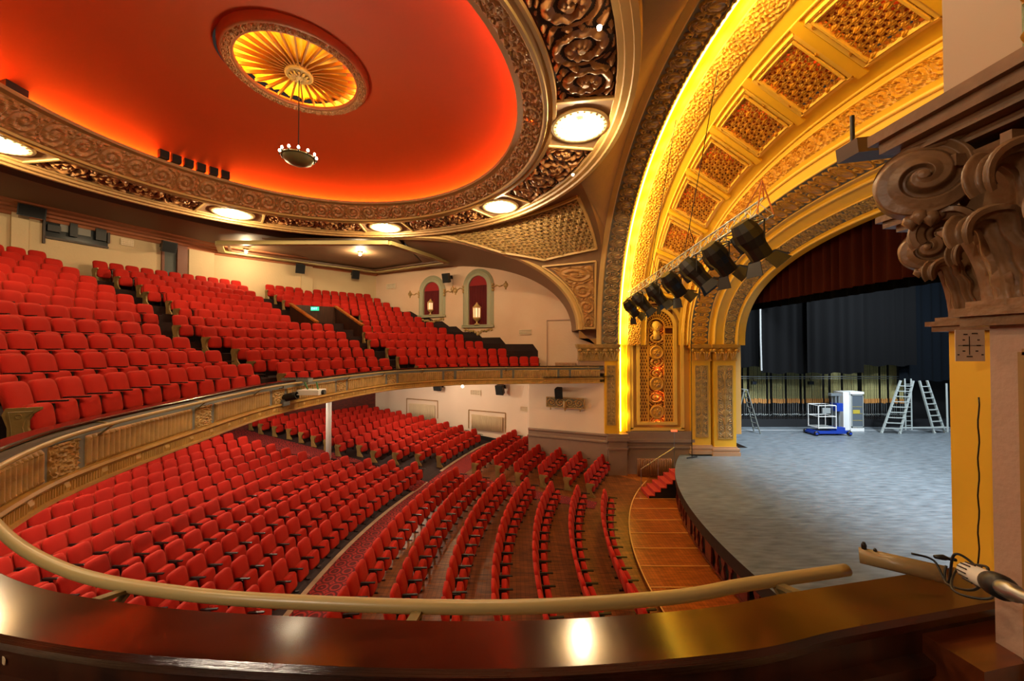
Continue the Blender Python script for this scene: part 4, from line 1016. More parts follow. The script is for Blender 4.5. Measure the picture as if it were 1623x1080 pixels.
sg = thing('exit_sign', 'small glowing green exit sign on the back of the balcony stair opening', 'sign', (a.x + .12, a.y - .14, z))
mb.box(-.24, .24, -.03, .03, -.11, .11); mb.build('housing', mat('sign_green', '#0e6e46', .4, emit=(.02, .5, .25, 1), es=1.2), sg)
def text(body, size, m, parent, loc, rot=(PI / 2, 0, 0), name='lettering'):
    c = bpy.data.curves.new(name, 'FONT'); c.body = body; c.size = size; c.align_x = 'CENTER'; c.align_y = 'CENTER'; c.extrude = .003
    o = bpy.data.objects.new(name, c); C.objects.link(o); o.data.materials.append(m); o.parent = parent; o.location = loc; o.rotation_euler = rot
    dg = bpy.context.evaluated_depsgraph_get(); me = bpy.data.meshes.new_from_object(o.evaluated_get(dg)); o2 = bpy.data.objects.new(name, me); C.objects.link(o2); o2.parent = parent; o2.location = loc; o2.rotation_euler = rot
    me.materials.clear(); me.materials.append(m); bpy.data.objects.remove(o); return o2
text('EXIT', .17, emgreen, sg, (0, -.035, 0))
# under-balcony column
cl = thing('column', 'slender white iron column holding up the balcony among the stalls seats', 'column', (-9.35, 19.05, -5.95))
mb = MB(); mb.cyl((-9.35, 19.05, -5.95), (-9.35, 19.05, -1.75), .13, 16); mb.build('shaft', white, cl, world=True, smooth=True)
mb = MB(); mb.cyl((-9.35, 19.05, -1.95), (-9.35, 19.05, -1.7), .2, 16); mb.cyl((-9.35, 19.05, -6), (-9.35, 19.05, -5.85), .19, 16); mb.build('collar', white, cl, world=True)
# ---- flat ceilings outside the ring
ZF = 5.72
mb = MB(); th = np.linspace(PI / 2, 3 * PI / 2, 90); pts = np.zeros((6, 90, 3))
for j, t in enumerate(th):
    x0, y0 = DX + 9.15 * math.cos(t), YC + 9.15 * math.sin(t); d = (-math.cos(t), math.sin(t)); L = inside_r((DX, YC), math.atan2(math.sin(t), -math.cos(t)), 60)
    for i, (f, z) in enumerate(((0, 5.75), (.0, 6.0), (.3, 6.0), (.3, ZF), (.8, ZF), (1, ZF))):
        r = 9.15 + (L - 9.15) * f; pts[i, j] = (DX + r * math.cos(t), YC + r * math.sin(t), z)
mb.grid(pts[::-1]); st(mb.build('ceiling_rear', mat('rear_ceiling', '#7d5c40', .6)))
for sgn, nm in ((1, 'far'), (-1, 'near')):
    mb = MB(); Y = lambda y: YC + sgn * (y - YC)
    mb.add([(-6.0, Y(19.2), 5.6), (-6.0, Y(29), 5.6), (-13, Y(29), 5.6), (-13, Y(19.2), 5.6)], [(0, 1, 2, 3)]); mb.add([(DX + .2, Y(25.5), 5.5), (5.5, Y(25.5), 5.5), (5.5, Y(19.3), 9.2), (DX, Y(19.3), 9.2)], [(0, 1, 2, 3)])
    st(mb.build('ceiling_side_' + nm, ceilbrown))
# terraced cornice over the rear wall
mb = MB()
for i in range(1, 7):
    a, b = Vector((*rearpts[i], 0)), Vector((*rearpts[i + 1], 0)); d = (b - a); n = Vector((d.y, -d.x, 0)).normalized()
    if (Vector((-6, 10, 0)) - a).dot(n) < 0: n = -n
    a2 = a - d.normalized() * .2; b2 = b + d.normalized() * .2
    prof = [(0, 5.3), (.10, 5.32), (.16, 5.42), (.30, 5.45), (.34, 5.54), (.55, 5.56), (.60, 5.64), (1.0, 5.66), (1.05, 5.72)]
    v = []
    for q in (a2, b2):
        for o_, z in prof: p = q + n * o_; v.append((p.x, p.y, z))
    k = len(prof); mb.add(v, [(j, j + 1, k + j + 1, k + j) for j in range(k - 1)])
st(mb.build('trim_rear_cornice', mat('cornice_paint', '#b5704a', .55, var=.15)))
mb = MB(); pts = [(-9.9, 27.2, 5.45), (-16.6, 21.2, 5.45), (-15.5, 19.6, 5.45), (-6.5, 19.6, 5.45), (-4.2, 24.0, 5.45)]
for i in range(5):
    mb.bar(pts[i], pts[(i + 1) % 5], .32, .2, 0); 
    q0, q1 = Vector(pts[i]), Vector(pts[(i + 1) % 5]); c = Vector((-10.5, 22.3, 5.45)); mb.bar(q0.lerp(c, .07) - Vector((0, 0, -.03)), q1.lerp(c, .07) + Vector((0, 0, .03)), .12, .1, 1)
st(mb.build('trim_coffer', [mat('coffer_green', '#b3a066', .5), brownmould]))
# ================================================================== BALCONY FRONT
bf = thing('balcony_front', 'long curved balcony front of gilded carved panels under a varnished wooden ledge', 'balcony front', tuple(railpt(np.array(RL / 2), 0, -1.9)))
s = np.linspace(0, RL, 700)
def strip(mb, o0, z0, o1, z1, mi=0): mb.grid(np.stack([railpt(s, o0, z0), railpt(s, o1, z1)]), mi)
mb = MB(); pr = [(.02, -1.05), (-.01, -1.035), (-.015, -1.015), (0, -1.0), (.20, -1.0), (.215, -1.015), (.205, -1.05), (.16, -1.06), (.02, -1.05)]
for a, b in zip(pr[:-1], pr[1:]): strip(mb, *a, *b)
mb.build('ledge', varnish, bf, world=True, smooth=False)
mb = MB()
for a, b in zip([(.19, -1.05), (.19, -1.15), (.23, -1.16), (.23, -1.2), (.18, -1.22), (.18, -1.46)], [(.19, -1.15), (.23, -1.16), (.23, -1.2), (.18, -1.22), (.18, -1.46), (.18, -1.5)]): strip(mb, *a, *b)
mb.build('inner_face', panelwood, bf, world=True)
mb = MB(); strip(mb, .03, -1.05, .03, -1.2); strip(mb, .0, -1.055, .03, -1.06); strip(mb, .0, -1.09, 0, -1.055); strip(mb, .03, -1.09, 0, -1.09)
mb.build('grey_fascia', greyblue, bf, world=True)
PER = 2.9
def h_fas(U, V):
    k = (U + 1.2) % PER; d = np.abs(k - PER / 2); blk = d < .24; gap = (d >= .24) & (d < .36)
    fl = (.35 + .65 * np.abs(np.sin(U * PI / .098))) * sm(.93 - np.abs(V - .5) * 2, 0, .06)
    ros = np.exp(-(((V - .1) / .07) ** 2 + (((U / .098) % 1 - .5) / .3) ** 2)) ; fl = np.maximum(fl * .8, ros) * sm(V, .0, .05)
    top = np.exp(-((V - .9) / .05) ** 2) * (.5 + .5 * np.cos(U * 2 * PI / .09)); fl = np.maximum(fl, top)
    bl = np.maximum(h_scroll((k - PER / 2 + .24) / .48 + (V > .5), (V * 2) % 1), .55 * h_floral(U * 5, V * 2.2)) * 1.1
    return np.where(gap, 0, np.where(blk, bl, fl))
fsurf = lambda U, V: railpt(U.reshape(-1), 0, 0).reshape(U.shape + (3,)) + np.stack([0 * U, 0 * U, -1.61 + .41 * V], -1)
def fs2(U, V):
    q = railpt(U.reshape(-1), 0.02, 0).reshape(U.shape + (3,)); q[..., 2] = -1.61 + .41 * V; return q
mb = MB(); mb.relief(fs2, np.linspace(1.0, RL - .2, 3600), np.linspace(0, 1, 20), h_fas, .045, flip=1, ground=.03)
mb.build('carved_panels', [oldgold, greyblue], bf, world=True)
def h_dent(U, V):
    k = U % .62; ro = np.abs(k - .31) < .05
    return np.where(ro, np.exp(-((V - .5) / .3) ** 2), ((U / .045) % 1 < .5) * .7)
def fs3(U, V):
    q = railpt(U.reshape(-1), 0.0, 0).reshape(U.shape + (3,)); q[..., 2] = -1.83 + .12 * V; return q
mb = MB(); mb.relief(fs3, np.linspace(1.0, RL - .2, 3000), np.linspace(0, 1, 7), h_dent, .02, flip=1)
for a, b in zip([(.02, -1.61), (-.04, -1.62), (-.05, -1.66), (-.01, -1.68), (-.0, -1.71)], [(-.04, -1.62), (-.05, -1.66), (-.01, -1.68), (-.0, -1.71), (0, -1.71)]): strip(mb, *a, *b)
for a, b in zip([(.0, -1.83), (-.035, -1.84), (-.035, -1.88), (.0, -1.9)], [(-.035, -1.84), (-.035, -1.88), (.0, -1.9), (.2, -1.9)]): strip(mb, *a, *b)
mb.build('lower_frieze', gold, bf, world=True)
# pipe rail held out in front of the ledge
def s_at(px_, near=True):
    best = None
    for q in np.linspace(0, RL, 3000):
        p = railpt(np.array(q), -.18, -1.075); u, v = proj(p)
        if near and p[1] > YC: break
        if best is None or abs(u - px_) < best[0]: best = (abs(u - px_), q)
    return best[1]
s0 = s_at(1342)
pr_ = thing('guard_rail', 'beige painted tubular guard rail running round the outside of the balcony ledge', 'guard rail', tuple(railpt(np.array(s0), -.2, -1.06)))
mb = MB(); mb.tube(railpt(np.linspace(s0, RL - .3, 500), -.18, -1.075), .027, 12); mb.build('tube', beige, pr_, world=True, smooth=True)
mb = MB(); q = s0
ks = [s_at(1228), s_at(662), s_at(205)]; q = ks[-1] + 1.5
while q < RL - .6: ks.append(q); q += 2.1
for k in ks:
    a = railpt(np.array(k), -.18, -1.09); b = railpt(np.array(k), .03, -1.04)
    mb.bar(a, b, .04, .016); c = railpt(np.array(k), .0, -1.24); mb.bar(a, c, .036, .016); mb.build('bracket', beige, pr_, world=True)
# second short tube by the pillar
a = Vector(P(1362, 880, y=1.52)); b = Vector(P(1500, 912, y=1.36))
pr2_ = thing('guard_rail', 'short end piece of beige tubular guard rail by the pillar, with two stub pegs', 'guard rail', a)
mb = MB(); mb.cyl(a, b, .03, 16); mb.build('tube', mat('brown_rail_paint', '#86704c', .35), pr2_, world=True, smooth=True)
mb = MB(); q = a.lerp(b, .06); mb.tube([q, q + Vector((0, 0, .045)), q + Vector((0, 0, .056))], [.0085, .0085, .004], 8); q = a.lerp(b, .2); mb.tube([q, q + Vector((0, 0, .035)), q + Vector((0, 0, .04))], [.006, .006, .003], 8)
mb.build('peg', darkmet, pr2_, world=True)
# side shelf next to the ledge
mb = MB(); A = [P(1430, 985, z=-1.08), P(1585, 965, z=-1.08), P(1600, 1075, z=-1.08), P(1520, 1078, z=-1.08)]
A[2] = P(1623, 1052, z=-1.08); A[3] = P(1560, 1066, z=-1.08)
n = 4; v = [tuple(p) for p in A] + [(p[0], p[1], -1.5) for p in A]
mb.add(v, [(3, 2, 1, 0), (4, 5, 6, 7)] + [(i, (i + 1) % 4, 4 + (i + 1) % 4, 4 + i) for i in range(4)])
o = mb.build('side_shelf', wood('shelf_wood', '#6b3214', '#3b180a', (1.2, 5, 5), .3, coat=.3)); tag(o, 'brown wooden shelf box built against the inside of the ledge by the pillar', 'shelf')
for px, py, z_, lab, num in ((188, 1072, -1.10, 'small pale numbered seat plaque under the ledge, the middle one', '1'), (4, 1045, -1.10, 'small pale plaque at the bend of the ledge', ''), ):
    q = Vector(P(px, py, z=z_)); r_ = thing('number_plaque', lab, 'plaque', q, rot=(PI / 2, 0, 0 if num else math.radians(-25)))
    mb = MB(); pts = [(.034 * math.copysign(abs(math.cos(t)) ** .5, math.cos(t)), .013 * math.copysign(abs(math.sin(t)) ** .6, math.sin(t))) for t in np.linspace(0, 2 * PI, 25)[:-1]]
    k = len(pts); mb.add([(x, y, z) for z in (0, .002) for x, y in pts], [tuple(range(k - 1, -1, -1)), tuple(range(k, 2 * k))] + [(i, (i + 1) % k, k + (i + 1) % k, k + i) for i in range(k)])
    mb.build('plate', mat('plaque_ivory', '#c9b795', .3) if 'plaque_ivory' not in MATS else MATS['plaque_ivory'], r_)
    if num: text(num, .02, black, r_, (0, 0, .003), rot=(0, 0, 0), name='numeral')
# ================================================================== NEAR PILLAR AND CAPITALS
def volute(mb, c, R, nrm, turns=1.7, th_=.05, hand=1):
    """a spiral scroll with its disc facing nrm; hand sets which way it winds"""
    n = np.array(Vector(nrm).normalized()); e1 = np.array((0, 0, 1.)); e2 = np.cross(n, e1); e2 /= np.linalg.norm(e2); c = np.array(c, float)
    rr = np.concatenate([np.linspace(0.001, 1, 70), [1.0, .97]]); ph = np.linspace(0, 2 * PI, 121); Rg, Pg = np.meshgrid(rr, ph, indexing='ij')
    f = (np.sqrt(Rg) * turns * 1.25 - hand * (Pg - PI / 2) / (2 * PI)) % 1
    ridge = sm(f, .05, .2) * sm(1 - f, .05, .25) * (.8 + .2 * np.abs(f - .5) * 2)
    ridge = np.where(Rg < .13, 1, ridge); dep = th_ * (.15 + .75 * ridge + .9 * (1 - Rg)); dep[-1] = -th_ * 1.6; dep[-2] = th_ * .25
    e = 1 + 0 * Rg; P_ = c + (Rg * R * np.cos(Pg))[..., None] * e2 + (Rg * R * np.sin(Pg))[..., None] * e1 + dep[..., None] * n
    mb.grid(P_[:, ::-1])
def acanthus(mb, base, out, up, width, lobes=4):
    """a leaf that rises, then curls over outwards at the tip; scalloped edges and a ribbed face"""
    base = Vector(base); o = Vector(out).normalized(); sd = o.cross(Vector((0, 0, 1))).normalized(); n, m_ = 44, 19
    rho = .13 * up; L1 = .80 * up; L2 = rho * math.radians(215); pts = np.zeros((n, m_, 3)); bk = np.zeros((n, m_, 3))
    for i in range(n):
        t = i / (n - 1); s_ = t * (L1 + L2)
        if s_ < L1: d = .02 + .07 * (s_ / L1) ** 2; z = s_; nx, nz = 1.0, -.1
        else: a = (s_ - L1) / rho; d = .09 + rho * (1 - math.cos(a)); z = L1 + rho * math.sin(a); nx, nz = math.cos(a), math.sin(a) ; nx, nz = -nx * -1, nz * -1
        wv = width * (1 - .25 * t - .45 * max(0, t - .75) / .25) * (1 - .24 * abs(math.sin(lobes * PI * t)) ** 1.5)
        for j in range(m_):
            q = (j / (m_ - 1) - .5) * 2; fl = .010 * math.cos(q * PI * 4) + .016 * math.exp(-(q / .12) ** 2) - .035 * q * q
            p = base + o * (d + fl * nx) + sd * (q * wv / 2) + Vector((0, 0, z + fl * nz - .035 * abs(q) * (1 - t))); pts[i, j] = p; bk[i, j] = p - o * .018 * nx - Vector((0, 0, .018 * nz))
    mb.grid(pts); mb.grid(bk[:, ::-1]); mb.grid(np.stack([pts[:, 0], bk[:, 0]])); mb.grid(np.stack([pts[:, -1], bk[:, -1]])); mb.grid(np.stack([pts[-1], bk[-1]]))
def corinth(root, x0, x1, y0, y1, z0, H, corners, mats_, leafdirs):
    """bell, leaves, corner volutes and abacus over a rectangular pier"""
    cx, cy = (x0 + x1) / 2, (y0 + y1) / 2
    mb = MB()
    for a, b, o_ in ((0, .035, .05), (.035, .065, .07), (.065, .09, .04)): mb.box(x0 - o_, x1 + o_, y0 - o_, y1 + o_, z0 + a * H / .72, z0 + b * H / .72)
    mb.build('astragal', mats_, root, world=True)
    mb = MB(); v = []; rows = 8
    for i in range(rows + 1):
        t = i / rows; e = .0 + .09 * t * t
        for X, Y in ((x0 - e, y0 - e), (x1 + e, y0 - e), (x1 + e, y1 + e), (x0 - e, y1 + e)): v.append((X, Y, z0 + .08 * H + t * .78 * H))
    mb.add(v, [(i * 4 + j, i * 4 + (j + 1) % 4, (i + 1) * 4 + (j + 1) % 4, (i + 1) * 4 + j) for i in range(rows) for j in range(4)]); mb.build('bell', mats_, root, world=True)
    mb = MB()
    for (bx, by), dr, h_, w_ in leafdirs: acanthus(mb, (bx, by, z0 + .10 * H), dr, h_ * H, w_)
    mb.build('acanthus_leaves', mats_, root, world=True, smooth=True)
    mb = MB()
    for (vx, vy), nrm, R, zc, hand in corners:
        volute(mb, (vx, vy, zc), R, nrm, hand=hand)
        # arched band from the volute back to the middle of the face
        pts = [Vector((vx + .10 * min(1, k / 4) , vy - k * R * .36 * (1 if vy > cy else -1), zc + R * (.88 + .16 * math.sin(min(1, k / 8) * PI * .62)))) for k in range(0, 12)]
        mb.tube(pts, [R * (.10 + .02 * min(k, 4)) for k in range(12)], 10)
    mb.build('volutes', mats_, root, world=True, smooth=True)
    mb = MB()
    for a, b, o_ in ((.91, .95, .10), (.95, 1.0, .155), (1.0, 1.06, .20), (1.06, 1.12, .225)): mb.box(x0 - o_, x1 + o_, y0 - o_, y1 + o_, z0 + a * H, z0 + b * H)
    for k in range(9):
        t = k / 8; mb.box(x0 - .13, x0 - .09, y0 + (y1 - y0) * t - .015, y0 + (y1 - y0) * t + .015, z0 + .80 * H, z0 + .86 * H)
    mb.build('abacus', mats_, root, world=True)
    mb = MB()
    for (vx, vy), nrm, R, zc, hand in corners:
        for k in range(7): a = k / 7 * 2 * PI; mb.lathe([(0, .035), (.02, .025), (.027, 0), (.0, -.03)], 8, o=(vx + .035 * math.cos(a), vy + .035 * math.sin(a), zc - R * 1.08 - .012 * (k % 2)))
    mb.build('rosette', mats_, root, world=True, smooth=True)
capbrown = mat('capital_brown', '#8a6443', .42, .25, 18, var=.45, vscale=7)
pb = thing('near_pillar', 'big mauve pillar close by at the end of the ledge, with a scrolled capital', 'pillar', (2.2, 1.0, -1.45))
X0, X1, Y0, Y1 = 1.765, 2.9, .15, 1.375
mb = MB(); mb.box(X0, X1, Y0, Y1, -6.7, .09); mb.build('shaft', mauve, pb, world=True)
mb = MB()
q = [(X0 - .002, Y1 - .095, -.02), (X0 - .002, Y0, -.02), (X0 - .002, Y0, -1.3), (X0 - .002, Y1 - .095, -1.3)]
for i in range(4): mb.bar(q[i], q[(i + 1) % 4], .022, .022, up=(1, 0, 0))
mb.build('panel_moulding', tan, pb, world=True)
corinth(pb, X0, X1, Y0, Y1, .075, .74, [((1.62, 1.46), (-1, -1, 0), .142, .655, -1), ((1.60, .55), (-1, .3, 0), .13, .655, 1)], capbrown,
        [((X0, y), (-1, 0, 0), h, w_) for y, h, w_ in ((1.30, .42, .2), (1.08, .44, .24), (.82, .42, .24), (1.2, .68, .2), (.95, .72, .2))] + [((X0 + .02, Y1 - .02), (-.7, .7, 0), .5, .2)])
mb = MB(); mb.box(1.72, 2.9, -.2, 1.55, .90, 1.05); mb.box(1.85, 2.9, -.2, 1.42, 1.05, 6.5); mb.build('upper_pier', plaster, pb, world=True) if 0 else None
yp = thing('near_pilaster', 'bright yellow pilaster standing just behind the big mauve pillar, with its own capital', 'pilaster', (3.0, 2.5, -5.6))
x0, x1, y0, y1 = 2.70, 3.4, 2.02, 2.30
mb = MB(); mb.box(x0, x1, y0, y1, -6.7, .09); mb.build('shaft', yellow, yp, world=True)
corinth(yp, x0, x1, y0, y1, .09, .70, [((2.57, 2.30), (-1, -1, 0), .125, .60, -1)], capbrown, [((x0, y), (-1, 0, 0), h, .15) for y, h in ((2.22, .5), (2.08, .62))] + [((x0, y0), (-.6, -.8, 0), .6, .16)])
mb = MB(); mb.box(2.73, 3.6, 1.4, 2.33, .82, 5.5); st(mb.build('wall_near_pier', mat('near_pier_paint', '#b59a80', .5)))
f = lambda U, V: np.stack([2.72 + 0 * U, U, V], -1)
mb = MB(); mb.relief(f, np.linspace(1.45, 1.96, 50), np.linspace(.9, 4.2, 250), lambda U, V: h_scroll(V * 2, (U - 1.45) / .51), .05, flip=-1, ground=.2)
o = mb.build('carved_band', [yellowgold, mat('green_light_ground', '#7f8a60', .6)]); tag(o, 'carved gilded band on the near pier above the big capital', 'wall ornament')  # greenish light on the ornament is put into the ground colour
# paper and wire on the yellow pilaster
pp = P(1535, 548, y=2.018); r_ = thing('paper_note', 'white paper notice with pen marks taped to the yellow pilaster under its capital', 'paper', (pp[0], 2.017, pp[2]))
mb = MB(); mb.box(-.075, .085, -.002, 0, -.085, .085); mb.build('sheet', mat('paper_white', '#e3d6c4', .8), r_)
mb = MB()
for k, (x, z, w_) in enumerate(((-.02, .06, .02), (.03, .065, .03), (-.03, .03, .01), (.05, .03, .01), (-.02, .0, .03), (.05, 0, .02), (-.03, -.03, .012), (.04, -.03, .012), (0, -.06, .03), (-.06, -.05, .008), (.07, -.05, .01))): mb.box(x - w_ / 2, x + w_ / 2, -.0045, -.002, z - .003, z + .003)
mb.box(-.001, .001, -.0045, -.002, -.05, .05); mb.box(-.06, .075, -.0045, -.002, -.001, .001)
mb.build('pen_marks', darkmet, r_)
mb = MB(); q = [Vector(P(1551, y, y=2.012)) + Vector((.004 * math.sin(y * .11), 0, 0)) for y in range(630, 905, 12)]; mb.tube(q, .0035, 6)
tag(mb.build('wire', darkmet, smooth=True), 'thin dark wire hanging down the yellow pilaster below the paper note', 'wire')
# dark bracket sticking out of the near abacus
a = Vector(P(1342, 240, y=3.1)); b = Vector(P(1500, 222, y=3.1)); r_ = thing('lamp_bracket', 'dark metal box lamp with an upright rod jutting out behind the capital', 'lamp', a)
mb = MB(); mb.bar(a, b, .2, .12); mb.build('housing', mat('box_brown', '#4a3020', .5), r_, world=True)
mb = MB(); q = a + Vector((.05, 0, .04)); mb.cyl(q, q + Vector((0, 0, .26)), .016, 8); mb.build('rod', darkmet, r_, world=True)
# microphone and its cable
ma = Vector(P(1532, 905, y=.80)); mb_ = Vector(P(1606, 940, y=.64)); ax = (mb_ - ma).normalized(); L = (mb_ - ma).length
mic = thing('microphone', 'white slotted microphone with black ring and chrome plug lying over the end of the ledge', 'microphone', ma)
rot = ax.to_track_quat('Z', 'Y').to_matrix().to_4x4(); M = Matrix.Translation(ma) @ rot
mb = MB(); mb.lathe([(0, -.004), (.012, -.002), (.0165, .008), (.0175, .03), (.0185, L * .62), (.019, L * .66)], 24, M=M); mb.build('body', mat('mic_white', '#d8d4cc', .35), mic, world=True, smooth=True)
mb = MB()
for k in range(14):
    t = k / 14 * 2 * PI; c_ = M @ Vector((.0185 * math.cos(t), .0185 * math.sin(t), .018)); d_2 = M @ Vector((.0192 * math.cos(t), .0192 * math.sin(t), L * .33)); mb.bar(c_, d_2, .0022, .0022)
mb.build('slots', darkmet, mic, world=True)
mb = MB(); mb.lathe([(.0192, L * .64), (.0215, L * .66), (.0215, L * .8), (.018, L * .83), (.014, L * .85)], 24, M=M); mb.build('ring', black, mic, world=True, smooth=True)
mb = MB(); mb.lathe([(.014, L * .82), (.0145, L * .86), (.0145, L * 1.02), (.010, L * 1.05), (.010, L * 1.3), (.004, L * 1.35)], 20, M=M); mb.build('plug', steel, mic, world=True, smooth=True)
mb = MB(); cp = [P(1445, 878, y=1.28), P(1480, 889, y=1.26), P(1502, 925, y=1.2), P(1512, 880, y=1.18), P(1540, 892, y=1.15), P(1560, 920, y=1.1), P(1572, 948, y=1.06), P(1530, 945, y=1.1), P(1508, 930, y=1.14), P(1520, 900, y=1.2), P(1565, 900, y=1.0), P(1545, 935, y=1.08), P(1500, 925, y=1.2), P(1500, 895, y=1.24)]
q = spline([tuple(p) for p in cp], 8) if False else None
cpa = np.array([list(p) for p in cp]); out = []
for i in range(len(cpa) - 1):
    p0, p1, p2, p3 = cpa[max(i - 1, 0)], cpa[i], cpa[i + 1], cpa[min(i + 2, len(cpa) - 1)]
    for t in np.linspace(0, 1, 8, endpoint=False): out.append(.5 * ((2 * p1) + (-p0 + p2) * t + (2 * p0 - 5 * p1 + 4 * p2 - p3) * t * t + (-p0 + 3 * p1 - 3 * p2 + p3) * t ** 3))
mb.tube(out, .0035, 6); mb.tube([P(1482, 883, y=1.22), P(1495, 884, y=1.22), P(1503, 886, y=1.22)], [.006, .009, .005], 8); mb.tube([P(1503, 886, y=1.22), P(1515, 888, y=1.2)], .005, 8)
tag(mb.build('microphone_cable', black, smooth=True), 'black microphone cable looped round the end of the short rail', 'cable')
# ================================================================== CEILING LIGHTS
LN = {0: 'over the edge of the big arch', 1: 'above the lattice corner', 2: 'above the side arch', 3: 'over the rear corner of the balcony', 4: 'at the rear of the ring'}
for k, (c, a) in enumerate(LIGHTS):
    r_ = thing('ceiling_light', f'round cream recessed ceiling light round the dome, {LN.get(k, "over the near side")}', 'ceiling light', c, group='ring ceiling lights')
    mb = MB(); mb.lathe([(.50, .0), (.52, -.03), (.60, -.055), (.68, -.04), (.76, -.05), (.78, -.01), (.78, .02)], 48); mb.build('rim', mat('light_rim', '#e6cf9a', .5) if 'light_rim' not in MATS else MATS['light_rim'], r_, smooth=True)
    mb = MB(); mb.lathe([(.50, .0), (.50, .04), (.42, .14), (.25, .22), (0, .24)], 48); mb.build('dish', mat('light_dish', '#b58f5c', .5) if 'light_dish' not in MATS else MATS['light_dish'], r_, smooth=True)
    mb = MB()
    for i in range(24): t = i / 24 * 2 * PI; mb.lathe([(0, -.012), (.03, -.006), (.035, .0)], 8, o=(.64 * math.cos(t), .64 * math.sin(t), -.048))
    mb.build('beading', MATS['light_rim'], r_, smooth=True)
    mb = MB(); mb.lathe([(0, -.09), (.05, -.07), (.075, 0), (.05, .07), (.03, .1), (0, .11)], 16, o=(0, 0, .06)); mb.build('bulb', emwarm, r_, smooth=True)
    lamp('POINT', (0, 0, -.22), 310, WARM, .09, parent=r_, name='bulb_light')
for px, py, z_, lab, pw in ((390, 400, 5.36, 'bare bulb ceiling light low over the rear balcony seats', 200), (571, 404, 5.42, 'bare bulb ceiling light in the coffered side ceiling over the balcony', 260), (733, 613, -2.12, 'bare bulb lamp glowing just under the balcony front by the side wall', 130)):
    p = P(px, py, z=z_); r_ = thing('bulb_light', lab, 'ceiling light', p)
    mb = MB(); mb.lathe([(0, -.06), (.05, -.045), (.07, 0), (.05, .05), (.025, .09)], 16); mb.build('bulb', emwarm, r_, smooth=True)
    mb = MB(); mb.lathe([(.03, .07), (.12, .10), (.15, .14), (.15, .2), (0, .2)], 20); mb.build('holder', cream, r_, smooth=True)
    lamp('POINT', (0, 0, -.1), pw, WARM, .08, parent=r_, name='bulb_glow')
# lamps under the balcony, hidden from here by its front
for x, y in ((-11, 9), (-9.5, 14), (-12.5, 18.5), (-9.5, 4), (-5.5, 21.5), (-15, 12)):
    r_ = thing('soffit_light', 'plain round soffit lamp under the balcony above the rear stalls', 'ceiling light', (x, y, -1.98), group='soffit lamps under the balcony')
    mb = MB(); mb.lathe([(0, -.05), (.12, -.04), (.15, 0), (.15, .25)], 16); mb.build('bowl', mat('opal_glow', '#fff2dd', .5, emit=(1, .85, .62, 1), es=8) if 'opal_glow' not in MATS else MATS['opal_glow'], r_, smooth=True)
    lamp('POINT', (0, 0, -.15), 230, (1, .80, .58), .1, parent=r_, name='soffit_glow')
for px, py in ((247, 313), (908, 277), (950, 44)):
    p = P(px, py, z=5.72); r_ = thing('spot_bulb', 'tiny glinting spot bulb set in the carved ring', 'spotlight', p, group='tiny spots in the carved ring'); mb = MB(); mb.lathe([(0, -.05), (.04, -.03), (.05, .02)], 10); mb.build('bulb', mat('spot_glow', '#ffe9c0', .5, emit=(1, .8, .5, 1), es=6) if 'spot_glow' not in MATS else MATS['spot_glow'], r_)
# loudspeaker boxes on the rim
for k, px in enumerate((255, 275, 295, 315, 335, 354)):
    u = (px - 811.5) / FPX
    for R in (6.2,):
        a_ = u * u + 1; b_ = -2 * (u * DX + YC); c_ = DX * DX + YC * YC - R * R; y = (-b_ + math.sqrt(b_ * b_ - 4 * a_ * c_)) / 2 / a_
    x = u * y; th_ = math.atan2(y - YC, x - DX); r_ = thing('rim_loudspeaker', f'small black box on the dome rim, {["leftmost", "second", "third", "fourth", "fifth", "rightmost"][k]} of the six', 'loudspeaker', (x, y, 6.50), rot=(0, 0, th_ + PI), group='black boxes on the dome rim')
    mb = MB(); mb.box(-.08, .08, -.13, .13, -.14, .13); mb.build('cabinet', black, r_); mb = MB(); mb.box(.08, .095, -.11, .11, -.12, .11); mb.build('grille', MATS['speaker_cloth'], r_)
q = P(14, 133, z=6.62); r_ = thing('rim_loudspeaker', 'lone dark box on the dome rim at the far left edge', 'loudspeaker', q, rot=(0, 0, .1)); mb = MB(); mb.box(-.2, .2, -.24, .24, -.2, .2); mb.build('cabinet', black, r_)
# medallion
mc = thing('dome_medallion', 'glowing yellow fluted medallion with a carved rosette in the middle of the red dome', 'medallion', (DX + .34, YC + .05, 7.40))
mb = MB()
mb.lathe([(1.80, .32), (1.78, .06), (1.74, -.0), (1.70, -.04), (1.68, -.02), (1.52, -.01), (1.47, -.04), (1.44, .0), (1.44, .06)], 96); mb.build('outer_ring', mat('medallion_ring', '#9a5a32', .5), mc, smooth=True)
mb = MB(); f = lambda U, V: np.stack([(1.5 + .2 * V) * np.cos(U), (1.5 + .2 * V) * np.sin(U), -.03 + 0 * U], -1)
mb.relief(f, np.linspace(0, 2 * PI, 600), np.linspace(0, 1, 10), lambda U, V: h_scroll(U / (2 * PI) * 48, V), .05, flip=1); mb.build('carved_ring', carvebrown, mc)
def cone(r, t): return .10 + .30 * np.sqrt(np.clip(r / 1.75, 0, 1))
mb = MB(); Rr, Tt = np.meshgrid(np.linspace(.25, 1.80, 18), np.linspace(0, 2 * PI, 337), indexing='ij')
zz = .13 + .22 * (Rr / 1.6) + .07 * np.sqrt(Rr) * np.abs(np.sin(Tt * 14)); mb.grid(np.stack([Rr * np.cos(Tt), Rr * np.sin(Tt), zz], -1)); mb.build('fluted_shell', mat('medallion_yellow', '#eab02a', .5), mc, smooth=True)
mb = MB()
for k in range(28):
    t = k / 28 * 2 * PI; mb.bar((.3 * math.cos(t), .3 * math.sin(t), .08), (1.46 * math.cos(t), 1.46 * math.sin(t), .10), .035, .10)
mb.build('rib', mat('rib_paint', '#a86a24', .5), mc)
